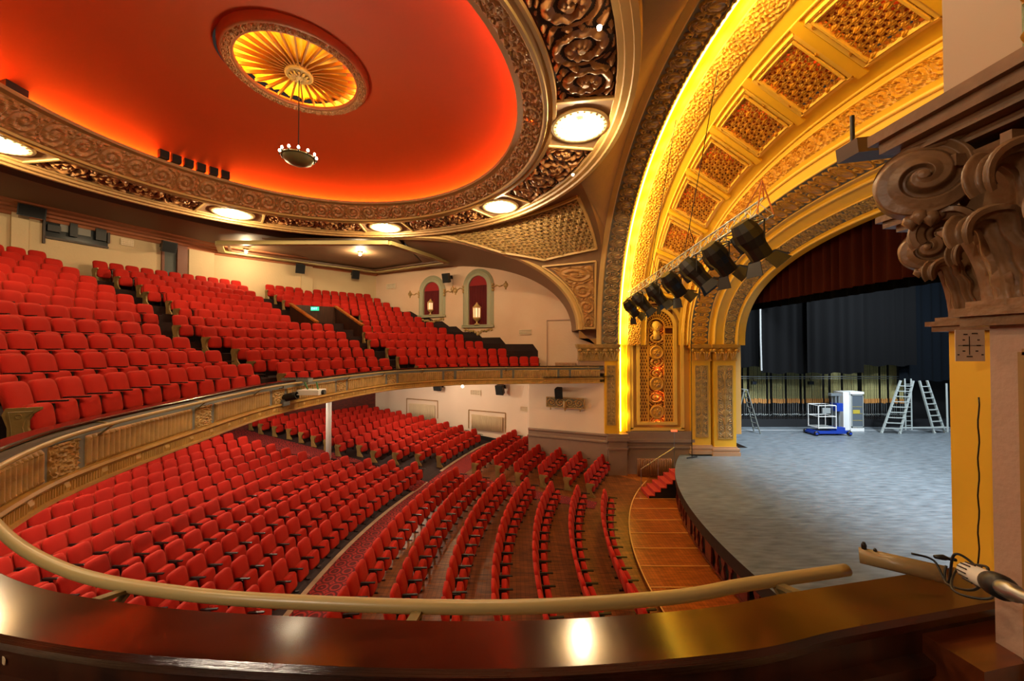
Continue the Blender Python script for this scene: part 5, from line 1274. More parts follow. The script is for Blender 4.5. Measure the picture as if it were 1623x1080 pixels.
mb = MB(); mb.lathe([(.34, .1), (.35, -.02), (.30, -.05), (.24, -.02), (.1, -.06), (.05, -.14), (0, -.15)], 32)
for k in range(12): t = k / 12 * 2 * PI; mb.tube([(.08 * math.cos(t), .08 * math.sin(t), -.06), (.2 * math.cos(t), .2 * math.sin(t), -.09), (.25 * math.cos(t), .25 * math.sin(t), -.03)], [.03, .035, .01], 6)
mb.build('rosette', oldgold, mc, smooth=True)
mb = MB(); mb.tube([(1.56 * math.cos(t), 1.56 * math.sin(t), .10) for t in np.linspace(0, 2 * PI, 73)[:-1]], .022, 6, closed=True); mb.build('hidden_tube', mat('medallion_tube', '#ffd040', .5, emit=(1, .62, .07, 1), es=75), mc)
# chandelier
cx, cy = DX + .34, YC + .05; cz = P(475, 250, y=cy)[2]
ch = thing('chandelier', 'chandelier ring of small bright bulbs hanging on a wire from the dome medallion', 'chandelier', (cx, cy, cz))
mb = MB(); mb.cyl((0, 0, .15), (0, 0, (7.28 - cz) / .78), .018, 8); mb.build('wire', darkmet, ch)
mb = MB(); mb.tube([(.52 * math.cos(t), .52 * math.sin(t), .0) for t in np.linspace(0, 2 * PI, 33)[:-1]], .03, 8, closed=True); mb.lathe([(.5, 0), (.42, -.16), (.2, -.26), (0, -.28)], 24)
for k in range(6): t = k / 6 * 2 * PI; mb.tube([(.5 * math.cos(t), .5 * math.sin(t), .02), (.25 * math.cos(t), .25 * math.sin(t), .16), (0, 0, .25)], .015, 6)
mb.build('frame', mat('chandelier_bronze', '#7d7a52', .35, metal=.5), ch, smooth=True)
for k in range(12):
    t = k / 12 * 2 * PI; mb = MB(); r = .56; mb.cyl((r * math.cos(t), r * math.sin(t), -.02), (r * math.cos(t), r * math.sin(t), .06), .02, 8); mb.lathe([(0, .06), (.035, .08), (.04, .11), (.02, .16), (0, .17)], 10, o=(r * math.cos(t), r * math.sin(t), 0), mi=1); mb.build('bulb', [darkmet, emwarm], ch, smooth=True)
ch.scale = (.78, .78, .78)
lamp('POINT', (0, 0, .12), 120, (1, .80, .5), .3, parent=ch, name='chandelier_light')
r_ = thing('added_fill_bulb', 'added unseen fill bulb lighting the near end of the balcony from behind', 'fill light', (-2.7, -.55, 1.2)); mb = MB(); mb.lathe([(0, -.06), (.05, -.045), (.06, 0), (.04, .05), (0, .06)], 12); mb.build('bulb', emwarm, r_)  # bulb added out of view to brighten the near pillar, capital and paper
lamp('POINT', (0, 0, -.1), 130, (1, .82, .62), .12, parent=r_, name='added_fill_glow')
for a_, b_, w_ in ((Vector(rp(np.array(8.4), np.array(.42), 5.85)), (-7.5, 12.5, -5.8), 1500), (Vector(rp(np.array(8.4), np.array(-.5), 5.85)), (-9.5, 8, -.5), 900)):
    o = lamp('SPOT', tuple(a_), w_, (1, .78, .5), .08, name='ring_spot', spot=.75); aim(o, b_)
# ================================================================== LIGHTING TRUSS
TX = 6.0
t0, t1 = Vector((5.75, 18.3, 2.35)), Vector((6.25, 9.15, 3.35))
tr = thing('lighting_truss', 'aluminium lattice lighting truss hung across in front of the stage arch', 'truss', (t0 + t1) / 2)
ax = (t1 - t0).normalized(); sd = ax.cross(Vector((0, 0, 1))).normalized(); up_ = sd.cross(ax).normalized()
CH = [sd * .22 + up_ * -.1, sd * -.22 + up_ * -.1, up_ * .34]
mb = MB()
for c in CH: mb.cyl(t0 + c, t1 + c, .028, 8)
mb.build('chords', alu, tr, world=True, smooth=True)
mb = MB(); n = 20; Lt = (t1 - t0).length
for k in range(n):
    a, b = t0 + ax * Lt * k / n, t0 + ax * Lt * (k + 1) / n; m_ = (a + b) / 2
    for i, j in ((0, 1), (1, 2), (2, 0)): mb.cyl(a + CH[i], m_ + CH[j], .013, 6); mb.cyl(m_ + CH[j], b + CH[i], .013, 6)
mb.build('lacing', alu, tr, world=True, smooth=True)
mb = MB(); a = t1 + CH[2]; mb.cyl(a, a + ax * .0 + up_ * .25, .02, 6); mb.cyl(t1 + CH[0], t1 + up_ * .8, .018, 6); mb.cyl(t1 + CH[1], t1 + up_ * .8, .018, 6); mb.cyl(a - ax * .7, t1 + up_ * .8, .018, 6); mb.build('end_frame', mat('truss_orange', '#b86a2a', .5), tr, world=True)
mb = MB()
for f, tops in ((.62, ((6.1, 10.9, 8.2), )), (.30, ((5.9, 13.2, 8.3),)), (.02, ((5.75, 17.8, 6.6),))):
    p = t0 + ax * Lt * f + CH[2]; q = p + Vector((0, 0, .75)); mb.cyl(p - ax * .35, q, .012, 6); mb.cyl(p + ax * .35, q, .012, 6)
    for tp in tops: mb.cyl(q, tp, .014, 6)
mb.build('hanging_wire', darkmet, tr, world=True)
mb = MB(); q = [t0 + ax * Lt * t + CH[0] + Vector((.06 * math.sin(t * 70), 0, -.08 - .05 * math.sin(t * 43))) for t in np.linspace(0, 1, 90)]; mb.tube(q, .012, 5); q = [t0 + ax * Lt * t + CH[1] + Vector((.05 * math.sin(t * 60 + 1), 0, -.05 - .06 * math.sin(t * 31))) for t in np.linspace(0, 1, 80)]; mb.tube(q, .012, 5)
mb.build('cable', black, tr, world=True)
def profile_lantern(p, d, sc, label, wide=False):
    r_ = thing('stage_lantern', label, 'stage lantern', p, group='black lanterns on the truss'); d = Vector(d).normalized(); R = d.to_track_quat('Z', 'Y').to_matrix().to_4x4()
    mb = MB(); w_ = .24 * sc; l_ = .42 * sc
    mb.lathe([(0, -l_), (w_ * .7, -l_), (w_ * .95, -l_ * .6), (w_, -l_ * .2), (w_ * .8, .1 * sc), (w_ * .8, l_ * .8), (w_ * .62, l_ * .8), (w_ * .6, l_ * .3)], 12, M=R); mb.build('body', black, r_)
    mb = MB()
    for k in range(4):
        a = k * PI / 2; c_, s_2 = math.cos(a), math.sin(a); ww = w_ * .8
        pt = [(ww * c_ - ww * .7 * s_2, ww * s_2 + ww * .7 * c_, l_ * .8), (ww * c_ + ww * .7 * s_2, ww * s_2 - ww * .7 * c_, l_ * .8), ((ww + .16 * sc) * c_ + ww * 1.0 * s_2, (ww + .16 * sc) * s_2 - ww * 1.0 * c_, l_ * 1.3), ((ww + .16 * sc) * c_ - ww * 1.0 * s_2, (ww + .16 * sc) * s_2 + ww * 1.0 * c_, l_ * 1.3)]
        pt = [R @ Vector(q) for q in pt]; nrm = (pt[1] - pt[0]).cross(pt[2] - pt[0]).normalized() * .008; mb.add([q + nrm for q in pt] + [q - nrm for q in pt], [(0, 1, 2, 3), (7, 6, 5, 4), (0, 4, 5, 1), (1, 5, 6, 2), (2, 6, 7, 3), (3, 7, 4, 0)])
    mb.build('barn_door', black, r_)
    mb = MB(); mb.lathe([(0, l_ * .35), (w_ * .58, l_ * .32)], 12, M=R); mb.build('lens', mat('lens_glass', '#30343a', .08) if 'lens_glass' not in MATS else MATS['lens_glass'], r_)
    mb = MB(); hk = Vector((0, 0, .42 * sc)); side = d.cross(Vector((0, 0, 1))).normalized() * w_ * 1.15
    mb.tube([side, side + hk * .8, hk * .85, -side + hk * .8, -side], .018, 6); mb.cyl(hk * .85, hk * 1.15, .03, 8); mb.build('yoke', darkmet, r_)
ords = ['furthest along the truss', 'second from the far end', 'third from the far end', 'fourth from the far end', 'fifth from the far end', 'sixth from the far end', 'nearest the free end']
for k, (f, sc) in enumerate(((.04, 1.15), (.18, 1.2), (.34, 1.2), (.50, 1.3), (.66, 1.35), (.80, 1.35), (.95, 1.4))):
    p = t0 + ax * Lt * f + Vector((0, 0, -.60)); profile_lantern(p, (.62 + .1 * math.sin(k * 3), .25 * math.cos(k * 2.3), -.75), sc, f'black stage lantern with barn doors hanging under the truss, {ords[k]}')
for k in range(6):
    p = t0 + ax * Lt * (.11 + .155 * k) + Vector((.1, 0, -.42)); r_ = thing('stage_lantern', f'smaller black par lantern between barn door lanterns, {["first", "second", "third", "fourth", "fifth", "sixth"][k]} from far end', 'stage lantern', p, group='small lanterns on the truss')
    R = Vector((.5, -.3, -.8)).to_track_quat('Z', 'Y').to_matrix().to_4x4(); mb = MB(); mb.lathe([(0, -.28), (.12, -.26), (.17, -.05), (.17, .25), (.15, .25), (.14, .05), (0, .03)], 12, M=R); mb.build('body', black, r_)
    mb = MB(); mb.tube([(.18, 0, 0), (.17, 0, .28), (-.17, 0, .28), (-.18, 0, 0)], .014, 6); mb.build('yoke', darkmet, r_)
# cluster of lanterns hung on the balcony front
p = Vector(P(470, 637, y=9.2)) 
cw = thing('followspot', 'black spotlight clamped on the balcony front', 'spotlight', P(448, 632, y=10.6)); mb = MB()
mb.lathe([(0, -.3), (.14, -.28), (.15, .0), (.11, .02), (.11, .42), (.09, .42), (.09, .3)], 14, M=Matrix.Rotation(1.35, 4, 'Y')); mb.build('body', black, cw); mb = MB(); mb.box(-.3, .12, -.15, .15, -.2, -.02); mb.build('shutter_box', mat('shutter_grey', '#55606a', .3), cw); mb = MB(); mb.tube([(0, .17, 0), (0, .16, .3), (0, -.16, .3), (0, -.17, 0)], .016, 6); mb.cyl((0, 0, .3), (.0, 0, .42), .03, 8); mb.build('yoke', darkmet, cw)
pj = thing('projector_unit', 'white slim projector with green glints hung on the balcony front beside the spotlight', 'projector', P(488, 622, y=10.9)); mb = MB(); mb.box(-.2, .42, -.22, .22, -.06, .08); mb.build('housing', white, pj); mb = MB(); mb.cyl((.42, 0, 0), (.5, 0, 0), .07, 12); mb.build('lens', black, pj); mb = MB(); mb.bar((0, 0, .08), (-.1, 0, .3), .03, .03); mb.bar((.3, 0, .08), (.25, 0, .3), .03, .03); mb.tube([(-.3, .1, .1), (-.1, .15, .0), (.05, .2, .1), (.1, .1, -.1)], .012, 5); mb.build('mounting', mat('green_cable', '#3f7a4f', .5), pj)
q = P(474, 603, y=11.2); lp = thing('desk_panel', 'grey control box resting on the ledge above the spotlight', 'control box', q); mb = MB(); mb.box(-.45, .35, -.14, .14, -.05, .06); mb.build('case', greyblue, lp); mb = MB()
for k in range(10): mb.box(-.4 + k * .075, -.37 + k * .075, -.1, .1, .06, .08)
mb.build('faders', black, lp)
# ================================================================== STAGE STEPS
sp = thing('stage_steps', 'black framed steps with red carpeted treads and a handrail up to the stage', 'steps', (7.5, 16.6, -6.7))
topx = 7.85; by0, by1 = 16.9, 18.3
mb = MB()
for k in range(6):
    xa = 6.0 + k * .26; z = -6.7 + 1.02 * (k + 1) / 6; mb.box(xa, xa + .26, 16.4, 17.35, -6.7, z - .03)
mb.build('frame', black, sp, world=True)
for k in range(6):
    xa = 6.0 + k * .26; z = -6.7 + 1.02 * (k + 1) / 6; mb = MB(); mb.box(xa - .03, xa + .26 + (.15 if k == 5 else 0), 16.38, 17.37, z - .035, z); mb.box(xa - .02, xa, 16.38, 17.37, z - .17, z - .03); mb.build('tread', mat('tread_red', '#a62c1c', .8) if 'tread_red' not in MATS else MATS['tread_red'], sp, world=True)
mb = MB(); mb.tube([(6.0, 17.4, -6.65), (6.0, 17.4, -5.72), (7.55, 17.4, -4.72), (7.55, 17.4, -5.6)], .022, 8); mb.cyl((6.8, 17.4, -5.2), (6.8, 17.4, -6.2), .018, 8); mb.cyl((7.55, 17.4, -4.72), (7.55, 17.4, -3.98), .012, 6); mb.build('handrail', steel, sp, world=True)
mb = MB(); mb.box(7.42, 7.68, 17.36, 17.44, -3.98, -3.9); mb.build('signal_lamp', mat('signal_red', '#c02a14', .5, emit=(1, .1, .03, 1), es=1.5), sp, world=True)
# black stand by the pilasters
mb = MB(); mb.cyl((9.0, 18.7, -5.6), (9.0, 18.7, .3), .02, 6); mb.tube([(8.7, 18.6, -5.57), (9.3, 18.8, -5.55)], .03, 6); tag(mb.build('cable_drop', darkmet), 'thin dark pole and cable dropping beside the grille to the stage floor', 'cable')
# ================================================================== STAGE HOUSE CONTENTS
def drape(name, a, b, zt, zb, amp, wl, m, label, cat='curtain', sag=0, n=None, group=None):
    a, b = Vector(a), Vector(b); L = (b - a).length; n = n or int(L / wl * 10); d = (b - a).normalized(); nn = Vector((-d.y, d.x, 0)); pts = []
    for k in range(n + 1):
        t = k / n; ph = t * L / wl * 2 * PI; o_ = amp * math.sin(ph + .8 * math.sin(ph * .31)) ; p = a + d * L * t + nn * o_; row = []
        for j in range(6):
            q = j / 5; row.append((p.x, p.y, zt + (zb + sag * math.sin(ph * .5) - zt) * q)); 
        pts.append(row)
    mb = MB(); pts = np.array(pts); mb.grid(pts); bk = pts.copy(); bk[..., :2] += np.array([nn.x, nn.y]) * .015; mb.grid(bk[:, ::-1]); o = mb.build(name, m, smooth=True); return tag(o, label, cat, group)
drape('house_valance', (12.2, .5, 0), (12.2, 20.2, 0), 5.4, 2.12, .10, .42, redcurt, 'dark red pleated velvet valance across the top of the stage opening')
drape('border_curtain', (13.4, -1, 0), (13.4, 24.6, 0), 8, 2.0, .06, .6, blackfab, 'black border curtain close behind the red valance, in front of the others', group='black border curtains')
drape('border_curtain', (16.5, -1, 0), (16.5, 25.4, 0), 8, 2.6, .06, .6, blackfab, 'second black border curtain deeper over the stage', group='black border curtains')
X = lambda px, y: P(px, 600, y=y)[0]
for px0, px1, pyb, y, lab in ((1150, 1204, 582, 25.0, 'narrow black drape hung beside the stage opening, furthest left of the side drapes'), (1207, 1284, 592, 24.6, 'black drape with a pale crease, second of the side drapes'), (1280, 1368, 592, 24.2, 'wide smooth black drape, third of the side drapes'), (1366, 1452, 580, 24.8, 'dark grey drape ending higher than its neighbours, fourth of the side drapes'), (1425, 1530, 604, 25.4, 'long blue-black drape at the right end of the side drapes')):
    zb = P(px0, pyb, y=y)[2]; drape('side_drape', (X(px0, y), y, 0), (X(px1, y), y, 0), 8.0, zb, .07, .75, blackfab if px0 != 1425 else mat('blueblack_curtain', (.0016, .003, .005, 1), .95, spec=.1), lab, 'drape', sag=.05, group='black side drapes')
mb = MB(); mb.tube([(X(1206, 24.4), 24.4, 3.2), (X(1206, 24.4), 24.4, .5), (X(1207, 24.4), 24.4, -1.6)], .05, 8); tag(mb.build('drape_edge', mat('pale_webbing', '#9a9d9c', .7)), 'pale grey webbing edge hanging between the first two side drapes', 'webbing')
# counterweight wall
AY = 26.2
def armat(): return mat('arbor_khaki', '#c2bb80', .5, metal=.2, var=.3, vscale=8)
ak, ao = armat(), mat('arbor_orange', '#a9743a', .5)
zt_, zm_, zb_ = P(1300, 570, y=AY)[2], P(1300, 633, y=AY)[2], P(1300, 668, y=AY)[2]
def make_arbor():
    r_ = thing('counterweight_arbor', 'khaki counterweight rods with orange clamp, lined up along the stage side wall', 'counterweight', (0, AY, zb_), group='counterweight arbors on the stage side wall')
    mb = MB(); mb.box(-.052, -.024, -.02, .02, zm_ - zb_, zt_ - zb_); mb.box(.014, .042, -.02, .02, zm_ - zb_, zt_ - zb_); mb.build('rods', ak, r_)
    mb = MB(); mb.box(-.06, .06, -.05, .03, zm_ - zb_ - .28, zm_ - zb_ + .02); mb.build('clamp', ao, r_)
    mb = MB(); mb.cyl((0, 0, 0), (0, 0, zm_ - zb_ - .28), .022, 6); mb.build('rope', steel, r_)
    mb = MB(); mb.box(-.05, .05, -.1, .04, .42, .5); mb.cyl((0, -.1, .46), (0, -.22, .52), .018, 6); mb.build('rope_lock', alu, r_)
    return r_
def dup(root, loc, rz=None, label=None):
    r = root.copy(); C.objects.link(r); r.location = (loc[0], loc[1], loc[2] + E)
    if rz is not None: r.rotation_euler = (0, 0, rz)
    if label: r['label'] = label
    for ch_ in root.children: c_ = ch_.copy(); C.objects.link(c_); c_.parent = r
    return r
arb = make_arbor(); xs = [X(px, AY) for px in np.arange(1166, 1432, 3.3)]; xs = [x for k, x in enumerate(xs) if k % 9 != 6 and k % 14 != 3]
arb.location.x = xs[0]
for x in xs[1:]: dup(arb, (x + random.uniform(-.015, .015), AY, zb_ + random.uniform(-.02, .05)))
lr = thing('locking_rail', 'long steel locking rail and dark skirt under the counterweight rods', 'rail', (17, AY - .2, -5.6)); mb = MB()
mb.box(13, 28, AY - .32, AY - .26, -5.0, -4.92); mb.box(13, 28, AY - .3, AY - .26, -4.6, -4.56); mb.build('rail', darkmet, lr, world=True)
mb = MB(); mb.box(13, 33, AY - .3, AY - .22, -5.6, -5.05); mb.build('skirt', mat('skirt_dark', '#101114', .6), lr, world=True)
mb = MB(); z = P(1300, 597, y=AY - .35)[2]; mb.cyl((13, AY - .35, z), (X(1424, AY), AY - .35, z), .03, 8); mb.cyl((13, AY - .35, z - .14), (X(1424, AY), AY - .35, z - .14), .02, 8); tag(mb.build('guide_pipe', steel), 'long thin grey pipe crossing in front of the counterweight rods', 'pipe')
for px in (1195, 1285):
    q = P(px, 607, y=AY - .5); r_ = thing('work_light', f'small black floodlight before the counterweights, {"nearer the stage opening" if px < 1200 else "above the blue lift"}', 'floodlight', q); mb = MB(); mb.box(-.16, .16, -.06, .1, -.12, .1); mb.build('housing', black, r_); mb = MB(); mb.box(-.13, .13, -.075, -.06, -.09, .07); mb.build('glass', MATS['lens_glass'], r_); mb = MB(); mb.bar((0, 0, .1), (0, .1, .3), .03, .03); mb.build('bracket', darkmet, r_)
mb = MB(); mb.box(11, 34, 24.86, 24.93, -5.598, -5.592); tag(mb.build('floor_tape', mat('white_tape', '#c9d0d2', .5)), 'long straight white tape line on the stage floor along the far side', 'tape')
# ladders
def a_ladder(px0, px1, pyt, pyb, y, rungs, label, m, spread=.9, wide=.5):
    xa, zt = P(px0, pyt, y=y)[0], P(px0, pyt, y=y)[2]; xb = P(px1, pyb, y=y)[0]; xc = (xa + xb) / 2; hw = (xb - xa) / 2; H = zt + 5.6
    r_ = thing('step_ladder', label, 'ladder', (xc, y, -5.6)); 
    for s_ in (-1, 1):
        mb = MB(); bot = s_ * hw; top = s_ * .10
        for yy in (-1, 1): mb.bar((bot, yy * wide / 2 * 1.15, 0.03), (top, yy * wide / 2 * .7, H), .05, .07, up=(0, 1, 0))
        for k in range(1, rungs + 1): t = k / (rungs + .6); mb.bar((bot + (top - bot) * t, -wide / 2 * (1.15 - .45 * t), H * t), (bot + (top - bot) * t, wide / 2 * (1.15 - .45 * t), H * t), .08, .035)
        mb.build('rung_frame', m, r_)
    mb = MB(); mb.box(-.16, .16, -wide * .4, wide * .4, H - .02, H + .04); mb.build('top_cap', m, r_)
    return r_
a_ladder(1158, 1200, 618, 684, 24.1, 8, 'grey aluminium step ladder standing open just inside the stage opening', mat('ladder_grey', '#8d9088', .4, metal=.5), wide=.55)
def tower(px0, pt, pxb0, pxb1, pyb, y, label):
    """a slanting flight of the big double ladder"""
def slopeladder(root, a, b, wv, rungs, m):
    """flight from foot a to head b, wv = half width vector"""
    a, b, wv = Vector(a), Vector(b), Vector(wv); mb = MB()
    for s_ in (-1, 1): mb.bar(a + wv * s_, b + wv * s_ * .7, .09, .09, up=(0, 1, 0)); mb.cyl(a + wv * s_ + Vector((0, 0, .04)) - Vector((.04, 0, 0)), a + wv * s_ + Vector((.04, 0, .04)), .08, 10)
    for k in range(1, rungs): t = k / rungs; c = a.lerp(b, t); w2 = wv * (1 - .3 * t); mb.bar(c - w2, c + w2, .16, .04)
    mb.build('flight', m, root, world=True)
y = 24.0; big = thing('double_ladder', 'tall silver double access ladder with two sloping flights on wheels, right side of the stage', 'ladder', (P(1450, 684, y=y)[0], y, -5.6))
lw = mat('ladder_white', '#c5cfcb', .35, metal=.4)
z1_ = P(1440, 604, y=y)[2]
slopeladder(big, (P(1409, 684, y=y)[0], y - .1, -5.6), (P(1440, 604, y=y)[0], y + .1, z1_), (.46, -.12, 0), 10, lw)
slopeladder(big, (P(1492, 684, y=y)[0], y + .1, -5.6), (P(1466, 604, y=y)[0], y + .1, z1_), (.46, .1, 0), 9, lw)
mb = MB()
for px in (1447, 1457): x = P(px, 600, y=y)[0]; mb.cyl((x, y + .5, -5.5), (x, y + .5, z1_ + .1), .04, 8)
for k in range(10): z = -5.2 + k * .3; mb.bar((P(1447, 600, y=y)[0], y + .5, z), (P(1457, 600, y=y)[0], y + .5, z), .04, .03)
mb.bar((P(1425, 673, y=y)[0], y - .1, -5.22), (P(1503, 673, y=y)[0], y, -5.22), .08, .08); mb.build('mast', lw, big, world=True)
mb = MB(); mb.cyl((P(1502, 684, y=24.4)[0], 24.4, -5.6), (P(1500, 608, y=24.4)[0], 24.4, P(1500, 608, y=24.4)[2]), .05, 8); tag(mb.build('leaning_pole', lw), 'pale upright pole at the right end of the stage wall beside the double ladder', 'pole')
# fridge
yf = 24.6; xa, xb = X(1337, yf), X(1368, yf); xd = X(1347, yf); zt = P(1350, 622, y=yf)[2]; fr_ = thing('glass_door_cabinet', 'tall white refrigerator with a glass door standing on the stage by the blue lift', 'refrigerator', ((xa + xb) / 2, yf + .4, -5.6))
mb = MB(); mb.box(xd, xb, yf, yf + .8, -5.55, zt); mb.box(xa, xd, yf + .05, yf + .8, -5.55, zt); mb.box(xd - .02, xb + .02, yf - .03, yf + .8, zt - .12, zt + .02); mb.box(xd, xb, yf - .03, yf, -5.6, -5.4); mb.build('body', white, fr_, world=True)
mb = MB(); mb.box(xd + .10, xb - .08, yf - .02, yf - .005, -5.3, zt - .2); mb.build('glass', mat('fridge_glass', '#59626a', .1), fr_, world=True)
mb = MB()
for a, b, c, d in ((xd + .04, xd + .10, -5.35, zt - .15), (xb - .10, xb - .04, -5.35, zt - .15), (xd + .04, xb - .04, -5.35, -5.28), (xd + .04, xb - .04, zt - .22, zt - .15)): mb.box(a, b, yf - .05, yf, c, d)
mb.build('door', alu, fr_, world=True)
mb = MB()
for z in (-4.9, -4.45, -4.0): mb.box(xd + .11, xb - .1, yf - .03, yf - .018, z, z + .02)
mb.box(xd + .15, xd + .6, yf - .035, yf - .02, -4.44, -4.2); mb.build('shelf', mat('shelf_yellow', '#b9a43a', .5), fr_, world=True)
# mast lift
yl = 23.7; xl = X(1312, yl); lf = thing('mast_lift', 'blue wheeled mast lift with a white railed cage on the stage', 'personnel lift', (xl, yl, -5.6))
blue = mat('lift_blue', '#1c3c9c', .35)
mb = MB(); mb.box(-1.1, 1.0, -.35, .35, .12, .3); mb.box(.25, .8, -.3, .3, .3, .5); mb.box(-1.2, -1.05, -.5, .5, .1, .22); mb.box(.9, 1.05, -.5, .5, .1, .22); mb.build('chassis', blue, lf); mb = MB(); mb.box(.35, .75, -.24, .24, 1.5, 2.0); mb.build('motor_box', blue, lf)
for x_ in (-1.1, .95):
    for y_ in (-.42, .42): mb = MB(); mb.lathe([(0, -.05), (.14, -.05), (.15, 0), (.14, .05), (0, .05)], 16, o=(x_, y_, .15), axis='y'); mb.build('wheel', darkmet, lf, smooth=True)
mb = MB()
for x_ in (.42, .62): mb.box(x_ - .04, x_ + .04, -.1, .1, .3, 2.55)
mb.cyl((.25, 0, .5), (.25, 0, 2.5), .03, 8); mb.box(.1, .8, -.12, .12, 2.45, 2.6); mb.build('mast', mat('mast_grey', '#6c7478', .4), lf)
mb = MB(); X0_, X1_ = -.95, .15
for x_ in (X0_, X1_):
    for y_ in (-.4, .4): mb.cyl((x_, y_, .45), (x_, y_, 1.9), .025, 8)
for z in (.5, 1.2, 1.88):
    q = [(X0_, -.4, z), (X1_, -.4, z), (X1_, .4, z), (X0_, .4, z)]
    for i in range(4): mb.cyl(q[i], q[(i + 1) % 4], .022, 8)
mb.build('cage_rail', white, lf); mb = MB(); mb.box(X0_, X1_, -.4, .4, .45, .52); mb.box(X0_ + .25, X0_ + .75, -.42, -.38, 1.4, 1.75); mb.build('cage_floor', alu, lf)
# ================================================================== SEATS
def slab_mesh(mb, wd, z0, z1, x0, x1, rnd=.07, tiltx=0.0, bulge=.02, mi=0):
    """cushion: a rounded slab standing up, its face to +x; tiltx leans the top back"""
    zc, hh, hw = (z0 + z1) / 2, (z1 - z0) / 2, wd / 2; out = []; n = 20
    for k in range(n):
        t = 2 * PI * k / n; c_, s_ = math.cos(t), math.sin(t); e = .42; out.append((hw * math.copysign(abs(c_) ** e, c_), hh * math.copysign(abs(s_) ** e, s_)))
    rings = [(x0, .86), (x0 + .012, .98), (x1 - .03, 1.0), (x1 - .008, .95), (x1 + bulge * .5, .75), (x1 + bulge, .4)]; v = []
    for x, sc in rings:
        for a, b in out: z = zc + b * (1 - (1 - sc) * hw / hh * .6 if sc < 1 else 1); z = zc + b * sc; v.append((x - tiltx * (z - z0), a * sc, z))
    f = [tuple(range(n - 1, -1, -1)), tuple(range((len(rings) - 1) * n, len(rings) * n))]
    for i in range(len(rings) - 1): f += [(i * n + j, i * n + (j + 1) % n, (i + 1) * n + (j + 1) % n, (i + 1) * n + j) for j in range(n)]
    mb.add(v, f, mi)
def seat_back(mb, mi=0): slab_mesh(mb, .495, .45, .99, -.06, .045, tiltx=.22, mi=mi)
def seat_cush(mb, mi=0): slab_mesh(mb, .465, .20, .63, .14, .29, tiltx=.14, mi=mi)
def seat_arm(mb, mi=0, y=.27):
    mb.box(.02, .38, y - .028, y + .028, .615, .642, mi); mb.box(.10, .16, y - .018, y + .018, .0, .59, mi); mb.box(.02, .26, y - .022, y + .022, .0, .03, mi); mb.box(.02, .22, y - .015, y + .015, .40, .59, mi)
def seat_end(mb, y, mi=0):
    prof = [(-.02, .60), (.36, .60), (.36, .56), (.27, .5), (.22, .4), (.22, .28), (.27, .16), (.36, .08), (.40, .0), (-.0, .0), (-.0, .3), (-.06, .5)]; n = len(prof); v = [(x, y + d, z) for d in (-.025, .025) for x, z in prof]
    mb.add(v, [tuple(range(n)), tuple(range(2 * n - 1, n - 1, -1))] + [(i, i + n, (i + 1) % n + n, (i + 1) % n) for i in range(n)], mi)
    prof2 = [(.02, .54), (.28, .54), (.2, .44), (.17, .3), (.2, .14), (.3, .05), (.06, .05), (.05, .3), (.0, .5)]
    mb.tube([(x, y + (.03 if y > 0 else -.03), z) for x, z in prof2[:-1]], .009, 5, mi, closed=True); mb.tube([(.13 + .035 * math.cos(t) , y + (.036 if y > 0 else -.036), .47 + .035 * math.sin(t)) for t in np.linspace(0, 2 * PI, 11)[:-1]], .008, 5, mi, closed=True)
    s_ = 1 if y > 0 else -1; n = len(prof2); mb.add([(x, y + s_ * .035, z) for x, z in prof2], [tuple(range(n)) if s_ < 0 else tuple(range(n - 1, -1, -1))], mi)
PART = {}
for nm, fn, m in (('backrest', seat_back, redfab), ('seat_cushion', seat_cush, redfab), ('armrest', seat_arm, darkmet)):
    b = MB(); fn(b); PART[nm] = (np.concatenate(b.v), list(b.f), m)
for nm, y in (('end_left', .27), ('end_right', -.27)):
    b = MB(); seat_end(b, y); PART[nm] = (np.concatenate(b.v), list(b.f), endgold)
NUM = ['first', 'second', 'third', 'fourth', 'fifth', 'sixth', 'seventh', 'eighth', 'ninth', 'tenth', 'eleventh', 'twelfth', 'thirteenth', 'fourteenth', 'fifteenth', 'sixteenth', 'seventeenth', 'eighteenth', 'nineteenth', 'twentieth', 'twenty-first', 'twenty-second', 'twenty-third', 'twenty-fourth', 'twenty-fifth', 'twenty-sixth', 'twenty-seventh', 'twenty-eighth', 'twenty-ninth', 'thirtieth'] + ['far'] * 60
SEATS = []
def row(c, R, a0, a1, zf, rowname, block, pitch=.555, ends=(1, 1), from_end='far'):
    n = int((math.radians(a1 - a0) * R) / pitch)
    if n < 1: return
    for k in range(n):
        # counted from the far aisle (a1) towards a0
        a = math.radians(a1) - (k + .5) * pitch / R; x, y = c[0] - R * math.cos(a), c[1] + R * math.sin(a); z = zf(R, y)
        u, v = proj((x, y, z + .8)); D = math.sqrt(x * x + y * y + z * z)
        if y < 1.2 or u < -70 or u > 1600 or v > 1090: continue
        SEATS.append(dict(p=(x, y, z), rz=-a, D=D, lab=f'red theatre seat, {NUM[k]} from the {"aisle" if from_end == "far" else from_end}, {rowname}, {block}', grp=block, e0=(k == n - 1), e1=(k == 0), uv=(u, v)))
RN = lambda i: f'{NUM[i]} row'
upA = [20.3, 19.3, 18.2, 17.4, 17.0, 16.3, 16.3, 16.4, 16.5, 16.6, 16.6, 16.6, 16.6]
